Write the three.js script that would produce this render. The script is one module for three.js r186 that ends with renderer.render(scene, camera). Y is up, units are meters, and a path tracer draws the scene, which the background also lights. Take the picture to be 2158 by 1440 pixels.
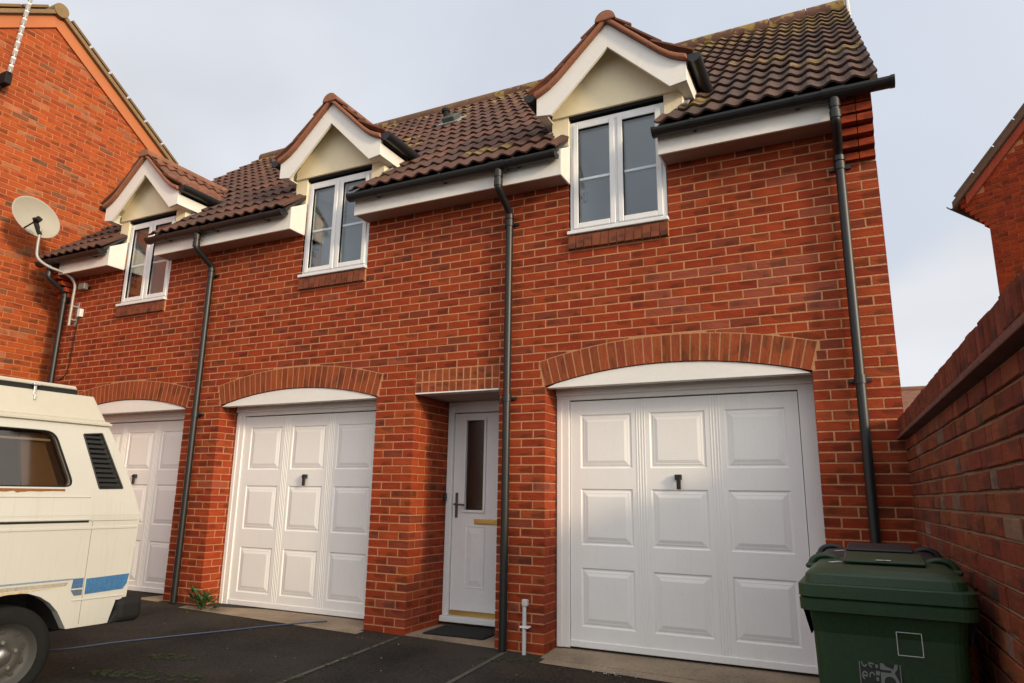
import * as THREE from 'three';
import { mergeGeometries } from 'three/addons/utils/BufferGeometryUtils.js';
import { RoundedBoxGeometry } from 'three/addons/geometries/RoundedBoxGeometry.js';

/* ---------- camera, sky, sun, exposure ---------- */
const scene = new THREE.Scene();
const RAD = Math.PI / 180;
const camera = new THREE.PerspectiveCamera(52.614, 2158 / 1440, 0.05, 600);
camera.rotation.order = 'YXZ';
camera.position.set(-0.3468, 1.2374, 5.4797);
camera.rotation.set(12.603 * RAD, 26.089 * RAD, 0.879 * RAD);
camera.updateMatrixWorld(true);
const SUN_AZ = 19 * RAD, SUN_EL = 16 * RAD;
const sunDir = new THREE.Vector3(Math.cos(SUN_AZ) * Math.cos(SUN_EL), Math.sin(SUN_EL), Math.sin(SUN_AZ) * Math.cos(SUN_EL));
const sun = new THREE.DirectionalLight(new THREE.Color(1.0, 0.77, 0.48), 2.5);
sun.position.copy(sunDir).multiplyScalar(40).add(new THREE.Vector3(-5, 2, 0));
sun.target.position.set(-5, 2, 0);
sun.castShadow = true; sun.shadow.radius = 13; sun.shadow.mapSize.set(2048, 2048);
Object.assign(sun.shadow.camera, { left: -16, right: 16, top: 16, bottom: -16, near: 1, far: 90 });
scene.add(sun, sun.target);
const EXPOSURE = 1.10;

function hash(x, y, s) { let h = Math.imul(x, 374761393) ^ Math.imul(y, 668265263) ^ Math.imul(s + 11, 1274126177); h = Math.imul(h ^ (h >>> 13), 1274126177); return ((h ^ (h >>> 16)) >>> 0) / 4294967296; }
function pn(x, y, px, py, s) { // periodic value noise
  const xi = Math.floor(x), yi = Math.floor(y); let u = x - xi, v = y - yi; u = u * u * (3 - 2 * u); v = v * v * (3 - 2 * v);
  const m = (a, p) => ((a % p) + p) % p;
  const a = hash(m(xi, px), m(yi, py), s), b = hash(m(xi + 1, px), m(yi, py), s), c = hash(m(xi, px), m(yi + 1, py), s), d = hash(m(xi + 1, px), m(yi + 1, py), s);
  return (a + (b - a) * u) * (1 - v) + (c + (d - c) * u) * v;
}
function fbm(u, v, fx, fy, oct, s) { let r = 0, w = 0.5, t = 0; for (let i = 0; i < oct; i++) { r += w * pn(u * fx, v * fy, fx, fy, s + i * 7); t += w; w *= 0.5; fx *= 2; fy *= 2; } return r / t; }
let seed = 20240607;
function rnd() { seed = (seed + 0x6D2B79F5) | 0; let t = Math.imul(seed ^ (seed >>> 15), 1 | seed); t = (t + Math.imul(t ^ (t >>> 7), 61 | t)) ^ t; return ((t ^ (t >>> 14)) >>> 0) / 4294967296; }
const rr = (a, b) => a + (b - a) * rnd();

{ // hazy, mostly overcast sky with thin pale blue gaps, brighter round the veiled sun
  const W = 1024, H = 512, data = new Float32Array(W * H * 4);
  for (let j = 0; j < H; j++) for (let i = 0; i < W; i++) {
    const th = ((j + 0.5) / H - 0.5) * Math.PI, ph = ((i + 0.5) / W - 0.5) * 2 * Math.PI;
    const x = Math.cos(ph) * Math.cos(th), y = Math.sin(th), z = Math.sin(ph) * Math.cos(th);
    const u = (i + 0.5) / W, v = (j + 0.5) / H;
    const wx = fbm(u, v, 8, 8, 3, 131) - .5, wy = fbm(u, v, 8, 8, 3, 137) - .5, U = ((u + wx * .06) % 1 + 1) % 1, Vv = Math.min(.999, Math.max(0, v + wy * .08)); let c = fbm(U, Vv, 7, 6, 5, 31) * 0.6 + fbm(U, Vv, 18, 15, 5, 77) * 0.4; const puff = fbm(U, Vv, 22, 22, 5, 211) - .5;
    c = Math.min(1, Math.max(0, (c - 0.36) / 0.20)); c = c * c * (3 - 2 * c);
    const hz = Math.exp(-Math.max(0, y) * 3.2); c = Math.min(1, Math.max(0, c * 0.8 + hz * 0.30 - x * 0.95 - 0.16));
    const d = x * sunDir.x + y * sunDir.y + z * sunDir.z, ang = Math.acos(Math.min(1, Math.max(-1, d)));
    const glow = 2.0 * Math.exp(-ang * ang / (2 * 0.40 * 0.40)) + 1.15 * Math.exp(-ang * ang / (2 * 0.68 * 0.68));
    const lo = [0.545, 0.60, 0.70], hi = [0.71, 0.712, 0.732], gc = [1.0, 0.91, 0.76];
    const k = (j * W + i) * 4, below = y < 0 ? 0.45 : 1;
    for (let q = 0; q < 3; q++) data[k + q] = (lo[q] + (hi[q] - lo[q]) * c) * (1 + puff * .34 * (.3 + c)) * below + glow * gc[q] * (y < 0 ? 0.2 : 1);
    data[k + 3] = 1;
  }
  const t = new THREE.DataTexture(data, W, H, THREE.RGBAFormat, THREE.FloatType);
  t.mapping = THREE.EquirectangularReflectionMapping; t.magFilter = THREE.LinearFilter; t.minFilter = THREE.LinearFilter; t.wrapS = THREE.RepeatWrapping; t.needsUpdate = true;
  scene.background = t; scene.environment = t;
}

/* ---------- textures and materials ---------- */
const enc = v => { v = Math.min(1, Math.max(0, v)); return Math.round(255 * (v <= 0.0031308 ? 12.92 * v : 1.055 * Math.pow(v, 1 / 2.4) - 0.055)); };
function tex(n, fn, metres = 1, srgb = true) {
  const d = new Uint8Array(n * n * 4);
  for (let j = 0; j < n; j++) for (let i = 0; i < n; i++) { const c = fn((i + .5) / n, (j + .5) / n), k = (j * n + i) * 4; for (let q = 0; q < 3; q++) d[k + q] = srgb ? enc(c[q]) : Math.round(255 * Math.min(1, Math.max(0, c[q]))); d[k + 3] = 255; }
  const t = new THREE.DataTexture(d, n, n); t.wrapS = t.wrapT = THREE.RepeatWrapping; t.magFilter = THREE.LinearFilter; t.minFilter = THREE.LinearMipmapLinearFilter; t.generateMipmaps = true;
  if (srgb) t.colorSpace = THREE.SRGBColorSpace; t.repeat.set(1 / metres, 1 / metres); t.needsUpdate = true; return t;
}
const sm = (a, b, x) => { const t = Math.min(1, Math.max(0, (x - a) / (b - a))); return t * t * (3 - 2 * t); };
const mono = v => [v, v, v];
const brickMap = tex(1024, (u, v) => { // fired clay: drag lines, smoky patches, specks
  const drag = fbm(u, v, 10, 160, 3, 3), blot = fbm(u, v, 9, 20, 4, 17), sp = fbm(u, v, 256, 256, 2, 29), big = fbm(u, v, 6, 14, 3, 43);
  let k = 0.80 + 0.28 * (drag - .5) + 0.30 * (blot - .5) + 0.22 * (sp - .5);
  const smoke = sm(.60, .78, big); k *= 1 - 0.42 * smoke;
  const bloom = sm(.70, .86, fbm(u, v, 18, 30, 3, 91));
  return [k + bloom * .06, k * (1 + smoke * .25) + bloom * .16, k * (1 + smoke * .5) + bloom * .2];
}, 1.0);
const brickBump = tex(512, (u, v) => mono(fbm(u, v, 40, 90, 4, 5)), 1.0, false);
const grit = tex(512, (u, v) => mono(0.80 + 0.4 * (fbm(u, v, 64, 64, 4, 9) - .5) + 0.2 * (fbm(u, v, 5, 5, 3, 19) - .5)), 0.6);
const gritBump = tex(512, (u, v) => mono(fbm(u, v, 90, 90, 3, 12)), 0.6, false);
const faint = tex(512, (u, v) => mono(0.93 + 0.14 * (fbm(u, v, 4, 4, 5, 51) - .5) + .05 * (fbm(u, v, 60, 60, 2, 52) - .5)), 1.5);
const doorMap = tex(512, (u, v) => { const st = sm(.60, .82, fbm(u, v, 110, 5, 3, 501)), b = fbm(u, v, 6, 6, 5, 502), sp = sm(.80, .86, fbm(u, v, 120, 120, 2, 503)); const k = .955 + .07 * (b - .5) - .018 * st - .05 * sp; return [k, k * (1 - .008 * st), k * (1 - .03 * st - .02 * sp)]; }, 1.9);
const vanMap = tex(512, (u, v) => { const st = sm(.62, .80, fbm(u, v, 90, 4, 3, 401)), b = fbm(u, v, 5, 5, 4, 402); const k = .96 + .08 * (b - .5) - .03 * st; return [k, k * (1 - .015 * st), k * (1 - .05 * st)]; }, 1.2);
const tarMap = tex(1024, (u, v) => {
  const g = fbm(u, v, 256, 256, 2, 61), b = fbm(u, v, 5, 5, 5, 62), st = hash(Math.floor(u * 420), Math.floor(v * 420), 5);
  let k = 0.66 + 0.75 * (g - .5) + 0.95 * (b - .5); const br = sm(.42, .66, fbm(u, v, 3, 3, 4, 66));
  if (st > .988) k *= 2.2; return [k * (1 + .55 * br), k * (1 + .26 * br), k * (1 + .06 * br)];
}, 3.1);
const tarBump = tex(512, (u, v) => mono(fbm(u, v, 128, 128, 3, 68)), 0.8, false);
const concMap = tex(512, (u, v) => { const k = 0.75 + .35 * (fbm(u, v, 120, 120, 2, 71) - .5) + .6 * (fbm(u, v, 6, 6, 5, 72) - .5); return [k, k * .97, k * .92]; }, 1.3);
function tileTex(lich, s) {
  return tex(512, (u, v) => {
    const g = fbm(u, v, 100, 100, 2, s), b = fbm(u, v, 10, 10, 4, s + 3), l = sm(.56 - lich, .70 - lich, fbm(u, v, 14, 14, 4, s + 9)) * (lich > .05 ? 1 : .55), w = sm(.70, .80, fbm(u, v, 40, 40, 3, s + 15));
    const k = .78 + .4 * (g - .5) + .55 * (b - .5); if (lich < .05) return mono(k + w * .22);
    const base = [.40, .27, .46], li = [.85, .80, .50], c = []; for (let q = 0; q < 3; q++) c[q] = k * 1.25 * (base[q] * (1 - l) + li[q] * l); return c;
  }, 0.9);
}
const mat = (o) => new THREE.MeshStandardMaterial(o);
const C = (r, g, b) => new THREE.Color().setRGB(r, g, b);
const M = {
  brick: new THREE.MeshPhysicalMaterial({ specularIntensity: .4, vertexColors: true, map: brickMap, roughness: .86, bumpMap: brickBump, bumpScale: .0022 }),
  mortar: mat({ color: C(.56, .262, .122), map: grit, roughness: .95, bumpMap: gritBump, bumpScale: .002 }),
  mortarDark: mat({ color: C(.40, .27, .17), map: grit, roughness: .95, bumpMap: gritBump, bumpScale: .003 }),
  tile: mat({ vertexColors: true, map: tileTex(0.0, 201), roughness: .9, bumpMap: gritBump, bumpScale: .0015 }),
  tileMoss: mat({ vertexColors: true, map: tileTex(0.10, 231), roughness: .95, bumpMap: gritBump, bumpScale: .002 }),
  verge: mat({ color: C(.33, .135, .075), map: grit, roughness: .9, bumpMap: gritBump, bumpScale: .0015 }),
  vergeTile: mat({ color: C(.16, .10, .065), map: grit, roughness: .95 }),
  vergeDark: mat({ color: C(.075, .045, .033), map: grit, roughness: .9 }),
  upvc: mat({ color: C(.78, .79, .80), map: faint, roughness: .35 }),
  board: mat({ color: C(.80, .79, .755), map: faint, roughness: .5 }),
  door: mat({ color: C(.86, .855, .84), map: doorMap, roughness: .42 }),
  cream: mat({ color: C(.86, .765, .545), map: faint, roughness: .85, bumpMap: gritBump, bumpScale: .001 }),
  black: mat({ color: C(.011, .012, .013), roughness: .42 }),
  blackMatt: new THREE.MeshPhysicalMaterial({ color: C(.011, .011, .012), roughness: .75, specularIntensity: .45 }),
  dark: mat({ color: C(.03, .03, .03), roughness: .85 }),
  lead: mat({ color: C(.30, .32, .34), map: grit, roughness: .6 }),
  steel: mat({ color: C(.55, .55, .54), metalness: .9, roughness: .35 }),
  galv: mat({ color: C(.36, .35, .33), metalness: .5, roughness: .55 }),
  brass: mat({ color: C(.62, .42, .13), metalness: .85, roughness: .38 }),
  bronze: mat({ color: C(.16, .12, .10), metalness: .6, roughness: .4 }),
  room: mat({ color: C(.84, .85, .83), roughness: .95 }),
  glass: new THREE.MeshPhysicalMaterial({ color: C(.96, .985, 1.0), transmission: 1, thickness: 0, roughness: .02, ior: 1.52 }),
  glassDim: new THREE.MeshPhysicalMaterial({ color: C(.72, .66, .58), transmission: 1, thickness: 0, roughness: .04, ior: 1.52 }),
  glassObs: new THREE.MeshPhysicalMaterial({ color: C(.5, .5, .5), transmission: 1, thickness: 0, roughness: .25, ior: 1.52 }),
  tar: new THREE.MeshPhysicalMaterial({ color: C(.043, .039, .035), specularIntensity: .35, map: tarMap, roughness: .93, bumpMap: tarBump, bumpScale: .006 }),
  conc: mat({ color: C(.34, .27, .195), map: concMap, roughness: .92, bumpMap: gritBump, bumpScale: .002 }),
  edging: mat({ color: C(.105, .095, .08), map: concMap, roughness: .92 }),
  plasticGrey: mat({ color: C(.52, .53, .52), roughness: .55 }),
  band: mat({ color: C(.46, .15, .055), map: faint, roughness: .85 }),
  dish: mat({ color: C(.36, .335, .28), map: faint, roughness: .6 }),
  van: new THREE.MeshPhysicalMaterial({ color: C(.465, .465, .435), map: vanMap, roughness: .42, clearcoat: .2, clearcoatRoughness: .25 }),
  vanRoof: mat({ color: C(.44, .42, .36), map: faint, roughness: .6 }),
  rim: mat({ color: C(.045, .045, .043), metalness: .2, roughness: .65 }),  // dark steel, darkened further to stand in for the shadow on the wheel
  undersideShade: new THREE.MeshPhysicalMaterial({ color: C(.07, .066, .06), map: grit, roughness: .95, specularIntensity: .3 }),  // dark colour stands in for the shade in the arches and underbody
  rubber: new THREE.MeshPhysicalMaterial({ color: C(.015, .015, .015), roughness: .75, specularIntensity: .4 }),
  tyre: new THREE.MeshPhysicalMaterial({ color: C(.014, .014, .014), map: grit, roughness: .9, specularIntensity: .3 }),
  rust: mat({ color: C(.26, .10, .03), map: grit, roughness: .95 }),
  binGreen: mat({ color: C(.022, .060, .022), map: grit, roughness: .48 }),
  binGrey: mat({ color: C(.026, .027, .032), map: grit, roughness: .5 }),
  leaf: mat({ color: C(.040, .095, .022), roughness: .7, side: THREE.DoubleSide }),
  moss: mat({ color: C(.028, .038, .010), map: grit, roughness: 1 }),
  pebble: mat({ color: C(.34, .32, .29), roughness: .9 }),
  hose: mat({ color: C(.035, .055, .11), roughness: .5 }),
};

/* ---------- helpers ---------- */
const names = {};
const numbered = n => { names[n] = (names[n] || 0) + 1; return names[n] === 1 ? n : n + '_' + String(names[n] - 1).padStart(3, '0'); };
function thing(name, label, category, pos = [0, 0, 0], turn = 0, group) { const o = new THREE.Group(); o.name = numbered(name); o.position.set(...pos); o.rotation.y = turn; o.userData = { label, category }; if (group) o.userData.group = group; scene.add(o); o.updateMatrixWorld(true); return o; }
function clean(g) { if (g.index) g = g.toNonIndexed(); for (const k of Object.keys(g.attributes)) if (!['position', 'normal', 'uv', 'color'].includes(k)) g.deleteAttribute(k); return g; }
function muv(g) { // uv in metres by the dominant normal axis
  const p = g.attributes.position, n = g.attributes.normal, uv = new Float32Array(p.count * 2);
  for (let i = 0; i < p.count; i++) {
    const ax = Math.abs(n.getX(i)), ay = Math.abs(n.getY(i)), az = Math.abs(n.getZ(i)), x = p.getX(i), y = p.getY(i), z = p.getZ(i);
    const [a, b] = az >= ax && az >= ay ? [x, y] : ax >= ay ? [z, y] : [x, z]; uv[2 * i] = a; uv[2 * i + 1] = b;
  }
  g.setAttribute('uv', new THREE.BufferAttribute(uv, 2)); return g;
}
function merge(list) { return muv(list.length === 1 ? clean(list[0]) : mergeGeometries(list.map(clean))); }
function obj(name, geos, m, parent, label) {
  const g = Array.isArray(geos) ? merge(geos) : geos; const o = new THREE.Mesh(g, m); o.name = name; o.castShadow = o.receiveShadow = true; if (label) o.userData.label = label; parent.add(o); return o;
}
function struct(name, geos, m) { const o = obj(numbered(name), geos, m, scene); o.userData.kind = 'structure'; return o; }
function tag(o, label, category, group) { o.name = numbered(o.name); Object.assign(o.userData, { label, category }); if (group) o.userData.group = group; return o; }
const bx = (x0, x1, y0, y1, z0, z1) => { const g = new THREE.BoxGeometry(Math.abs(x1 - x0), Math.abs(y1 - y0), Math.abs(z1 - z0)); g.translate((x0 + x1) / 2, (y0 + y1) / 2, (z0 + z1) / 2); return g; };
const rb = (x0, x1, y0, y1, z0, z1, r = .006, s = 2) => { const g = new RoundedBoxGeometry(Math.abs(x1 - x0), Math.abs(y1 - y0), Math.abs(z1 - z0), s, r); g.translate((x0 + x1) / 2, (y0 + y1) / 2, (z0 + z1) / 2); return g; };
const V = (x, y, z) => new THREE.Vector3(x, y, z);
function rod(a, b, r, seg = 14, r2 = r) { const d = b.clone().sub(a), g = new THREE.CylinderGeometry(r2, r, d.length(), seg); g.applyQuaternion(new THREE.Quaternion().setFromUnitVectors(V(0, 1, 0), d.clone().normalize())); g.translate((a.x + b.x) / 2, (a.y + b.y) / 2, (a.z + b.z) / 2); return g; }
function pipe(pts, r, n = 40, seg = 12, tension = .35) { return new THREE.TubeGeometry(new THREE.CatmullRomCurve3(pts, false, 'catmullrom', tension), n, r, seg, false); }
function poly(pts, z0, z1, holes, bevel) { // polygon in xy, from z0 to z1
  const s = new THREE.Shape(pts.map(p => new THREE.Vector2(p[0], p[1]))); for (const h of holes || []) s.holes.push(new THREE.Path(h.map(p => new THREE.Vector2(p[0], p[1]))));
  const o = { depth: z1 - z0 - (bevel ? 2 * bevel : 0), bevelEnabled: !!bevel }; if (bevel) Object.assign(o, { bevelSize: bevel, bevelThickness: bevel, bevelOffset: -bevel, bevelSegments: 2 });
  const g = new THREE.ExtrudeGeometry(s, o); g.translate(0, 0, z0 + (bevel || 0)); return g;
}
const frust = new THREE.Frustum().setFromProjectionMatrix(new THREE.Matrix4().multiplyMatrices(camera.projectionMatrix, camera.matrixWorldInverse));
const frustAspect = camera;
/* many alike pieces: the 300 that show largest become parts of their own, the rest one part */
class Pieces {
  constructor(parent, name, restName) { this.parent = parent; this.name = name; this.rest = restName; this.list = []; }
  add(geo, m4, material, n = V(0, 0, 1)) { this.list.push({ geo, m4, material, n }); }
  build(max = 300) {
    this.parent.updateMatrixWorld(true); const W = this.parent.matrixWorld;
    for (const p of this.list) {
      p.geo.computeBoundingSphere(); const c = p.geo.boundingSphere.center.clone().applyMatrix4(p.m4).applyMatrix4(W), d = camera.position.clone().sub(c), dist = d.length();
      const n = p.n.clone().transformDirection(p.m4).transformDirection(W); p.geo.computeBoundingBox(); const s = p.geo.boundingBox.getSize(V(0, 0, 0));
      const inF = frust.containsPoint(c) && !(p.hidden); p.score = inF ? s.x * Math.max(s.y, s.z) * Math.max(0.02, n.dot(d) / dist) / (dist * dist) : -dist;
    }
    this.list.sort((a, b) => b.score - a.score);
    for (const p of this.list.slice(0, max)) { if (p.score < 0 && this.list.length > max) { } const o = new THREE.Mesh(p.geo, p.material); o.name = this.name; o.castShadow = o.receiveShadow = true; p.m4.decompose(o.position, o.quaternion, o.scale); this.parent.add(o); }
    const rest = this.list.slice(max), by = new Map(); for (const p of rest) { if (!by.has(p.material)) by.set(p.material, []); by.get(p.material).push(p); }
    for (const [m, l] of by) { const g = mergeGeometries(l.map(p => clean(p.geo.clone()).applyMatrix4(p.m4))); const o = new THREE.Mesh(g, m); o.name = this.rest; o.userData.kind = 'stuff'; o.castShadow = o.receiveShadow = true; this.parent.add(o); }
  }
}
/* chamfered brick, front face +z at z = 0, centred in x and y; vertex colour and its own piece of the clay texture */
const brickCache = new Map();
function brickGeo(L, H, D, tone, variant, ch = .0025) {
  const key = [L.toFixed(3), H.toFixed(3), D.toFixed(3), tone.join(), variant].join('|'); if (brickCache.has(key)) return brickCache.get(key);
  const x = L / 2, y = H / 2, a = x - ch, b = y - ch, P = [], N = [];
  const quad = (p, q, r, s) => { const n = new THREE.Vector3().subVectors(V(...q), V(...p)).cross(new THREE.Vector3().subVectors(V(...s), V(...p))).normalize(); for (const t of [p, q, r, p, r, s]) { P.push(...t); N.push(n.x, n.y, n.z); } };
  const j = k => (hash(k, variant, Math.round(L * 1000)) - .5) * .004;
  const f = [[-a + j(1), -b + j(2), 0], [a + j(3), -b + j(4), 0], [a + j(5), b + j(6), 0], [-a + j(7), b + j(8), 0]], e = [[-x, -y, -ch], [x, -y, -ch], [x, y, -ch], [-x, y, -ch]], k = e.map(p => [p[0], p[1], -D]);
  quad(...f); for (let i = 0; i < 4; i++) { const n = (i + 1) % 4; quad(e[i], e[n], f[n], f[i]); quad(k[i], k[n], e[n], e[i]); }
  const g = new THREE.BufferGeometry(); g.setAttribute('position', new THREE.Float32BufferAttribute(P, 3)); g.setAttribute('normal', new THREE.Float32BufferAttribute(N, 3));
  paint(g, tone, hash(variant, 3, 1) * 5, hash(variant, 4, 2) * 5); brickCache.set(key, g); return g;
}
function paint(g, tone, ou = 0, ov = 0) { muv(g); const n = g.attributes.position.count, c = new Float32Array(n * 3), uv = g.attributes.uv; for (let i = 0; i < n; i++) { c[3 * i] = tone[0]; c[3 * i + 1] = tone[1]; c[3 * i + 2] = tone[2]; uv.setXY(i, uv.getX(i) + ou, uv.getY(i) + ov); } g.setAttribute('color', new THREE.BufferAttribute(c, 3)); return g; }
const RED = [[0.318, 0.044, 0.014], [0.346, 0.052, 0.015], [0.289, 0.039, 0.013], [0.332, 0.048, 0.014], [0.271, 0.036, 0.013], [0.360, 0.061, 0.018], [0.304, 0.043, 0.014], [0.261, 0.044, 0.017], [0.327, 0.060, 0.020], [0.223, 0.044, 0.021], [0.223, 0.044, 0.021], [0.284, 0.050, 0.022]];
const redWeights = [0, 1, 2, 3, 4, 5, 6, 0, 1, 3, 2, 6, 8, 4, 7, 0, 1, 5, 11, 9, 3, 0, 2, 6, 1, 8, 3, 5, 10];
const pick = () => RED[redWeights[Math.floor(rnd() * redWeights.length)]];
const variant = () => Math.floor(rnd() * 10);
const T4 = (x, y, z, ry = 0, rz = 0) => new THREE.Matrix4().compose(V(x, y, z), new THREE.Quaternion().setFromEuler(new THREE.Euler(0, ry, rz, 'YXZ')), V(1, 1, 1));

/* ---------- ground ---------- */
const gy = (x, z) => Math.min(.10, Math.max(-.045, .019 * (-3.3 - x))) - .05 * Math.max(0, Math.min(z, 9));
{
  const xs = [], zs = []; for (let x = -14; x <= 4.01; x += .5) xs.push(x); for (let z = -6; z <= 10.01; z += .5) zs.push(z);
  xs.unshift(-300, -80, -30); xs.push(15, 60, 300); zs.unshift(-300, -80, -25); zs.push(20, 60, 300);
  const P = [], I = []; for (const z of zs) for (const x of xs) P.push(x, gy(x, z) - (z < -.7 ? .05 : 0), z);
  const n = xs.length; for (let j = 0; j < zs.length - 1; j++) for (let i = 0; i < n - 1; i++) { const a = j * n + i; I.push(a, a + n, a + 1, a + 1, a + n, a + n + 1); }
  const g = new THREE.BufferGeometry(); g.setAttribute('position', new THREE.Float32BufferAttribute(P, 3)); g.setIndex(I); g.computeVertexNormals(); muv(g); struct('driveway', g, M.tar);
}
function strip(x0, x1, z0, z1, lift) { // thin sheet following the ground
  const g = new THREE.PlaneGeometry(x1 - x0, z1 - z0, 6, 12); g.rotateX(-Math.PI / 2); g.translate((x0 + x1) / 2, 0, (z0 + z1) / 2); const p = g.attributes.position; for (let i = 0; i < p.count; i++) p.setY(i, gy(p.getX(i), p.getZ(i)) + lift); g.computeVertexNormals(); return g;
}

/* ================= coach house ================= */
const BK = .225, CR = .075, JT = .0105;
const GAR = [[-2.70, -.5625], [-6.6375, -4.50], [-9.3375, -7.20]], DOOR = [-4.05, -3.15], SPR = 2.175;
const WIN = [-2.025, -5.175, -8.2125], WH = .45, SILL = 3.525;
const ARC = { rise: .14, half: 1.06875 }; ARC.R = (ARC.half ** 2 + ARC.rise ** 2) / (2 * ARC.rise); ARC.cy = SPR + ARC.rise - ARC.R; ARC.Re = ARC.R + .222; ARC.a = Math.asin(ARC.half / ARC.R);
const house = thing('coach_house', 'red brick coach house with three white garage doors and three small dormers', 'house', [0, 0, 0]);
const REV = .28, DREC = .65;
const arcPts = (cx, R, n = 24, a = ARC.a) => { const r = []; for (let i = 0; i <= n; i++) { const t = -a + 2 * a * i / n; r.push([cx + R * Math.sin(t), ARC.cy + R * Math.cos(t)]); } return r; };
{ // masonry core behind the bricks (shows as mortar), with the openings cut out
  const top = 4.34, notch = [...WIN].sort((a, b) => b - a), out = [[-9.895, -.4]];
  const gs = [...GAR].sort((a, b) => a[0] - b[0]).map(g => ({ x0: g[0], x1: g[1], arch: true })); gs.push({ x0: DOOR[0], x1: DOOR[1] }); gs.sort((a, b) => a.x0 - b.x0);
  for (const g of gs) { const q = .006; out.push([g.x0 - q, -.4], [g.x0 - q, SPR + q]); if (g.arch) out.push(...arcPts((g.x0 + g.x1) / 2, ARC.R + .05).slice(1, -1)); out.push([g.x1 + q, SPR + q], [g.x1 + q, -.4]); }
  out.push([-.005, -.4], [-.005, top]); for (const c of notch) out.push([c + WH, top], [c + WH, SILL - .02], [c - WH, SILL - .02], [c - WH, top]); out.push([-9.895, top]);
  const e = .0022; // core stands back from the brick faces in the openings too
  const core = poly(out, -.30, -e);
  obj('wall', [core], M.mortar, house);
  // rest of the shell: door recess, back, ends
  obj('inner_wall', [bx(DOOR[0] - .3, DOOR[0] - .006, -.4, 2.6, -.75, -.30), bx(DOOR[1] + .006, DOOR[1] + .3, -.4, 2.6, -.75, -.30), bx(-9.895, -.005, -.4, 4.3, -6.55, -6.4), bx(-9.895, -9.6, -.4, 4.3, -6.4, -.30), bx(-.3, -.005, -.4, 4.3, -6.4, -.30), bx(-9.6, -.3, 2.62, 2.75, -6.4, -.30)], M.mortar, house);
  const gab = [[.25, 4.28], [-3.27, 7.28], [-6.8, 4.28]];
  for (const x of [-.3, -9.89]) { const g = poly(gab, 0, .29); g.rotateY(-Math.PI / 2); g.translate(x + .29, 0, 0); obj('gable_wall', [g], M.mortar, house); }
}
const bricks = new Pieces(house, 'brick', 'remaining_bricks');
function cutBrick(x0, x1, y0, y1, low, tone, D = .1) {
  const n = 20, t = []; for (let i = 0; i <= n; i++) { const x = x0 + (x1 - x0) * i / n; const b = Math.max(y0, low(x)); if (y1 - b > .010) t.push([x, b]); }
  if (t.length < 3) return; const pts = [...t, [t[t.length - 1][0], y1], [t[0][0], y1]]; const cx = (t[0][0] + t[t.length - 1][0]) / 2, cy = (y0 + y1) / 2;
  const g = clean(poly(pts.map(p => [p[0] - cx, p[1] - cy]), -D, -.0005)); paint(g, tone, rnd() * 5, rnd() * 5); bricks.add(g, T4(cx, cy, 0), M.brick);
}
const sub = (iv, a, b) => { const r = []; for (const [s, e] of iv) { if (b <= s + 1e-6 || a >= e - 1e-6) { r.push([s, e]); continue; } if (a > s + .02) r.push([s, a]); if (b < e - .02) r.push([b, e]); } return r; };
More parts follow.
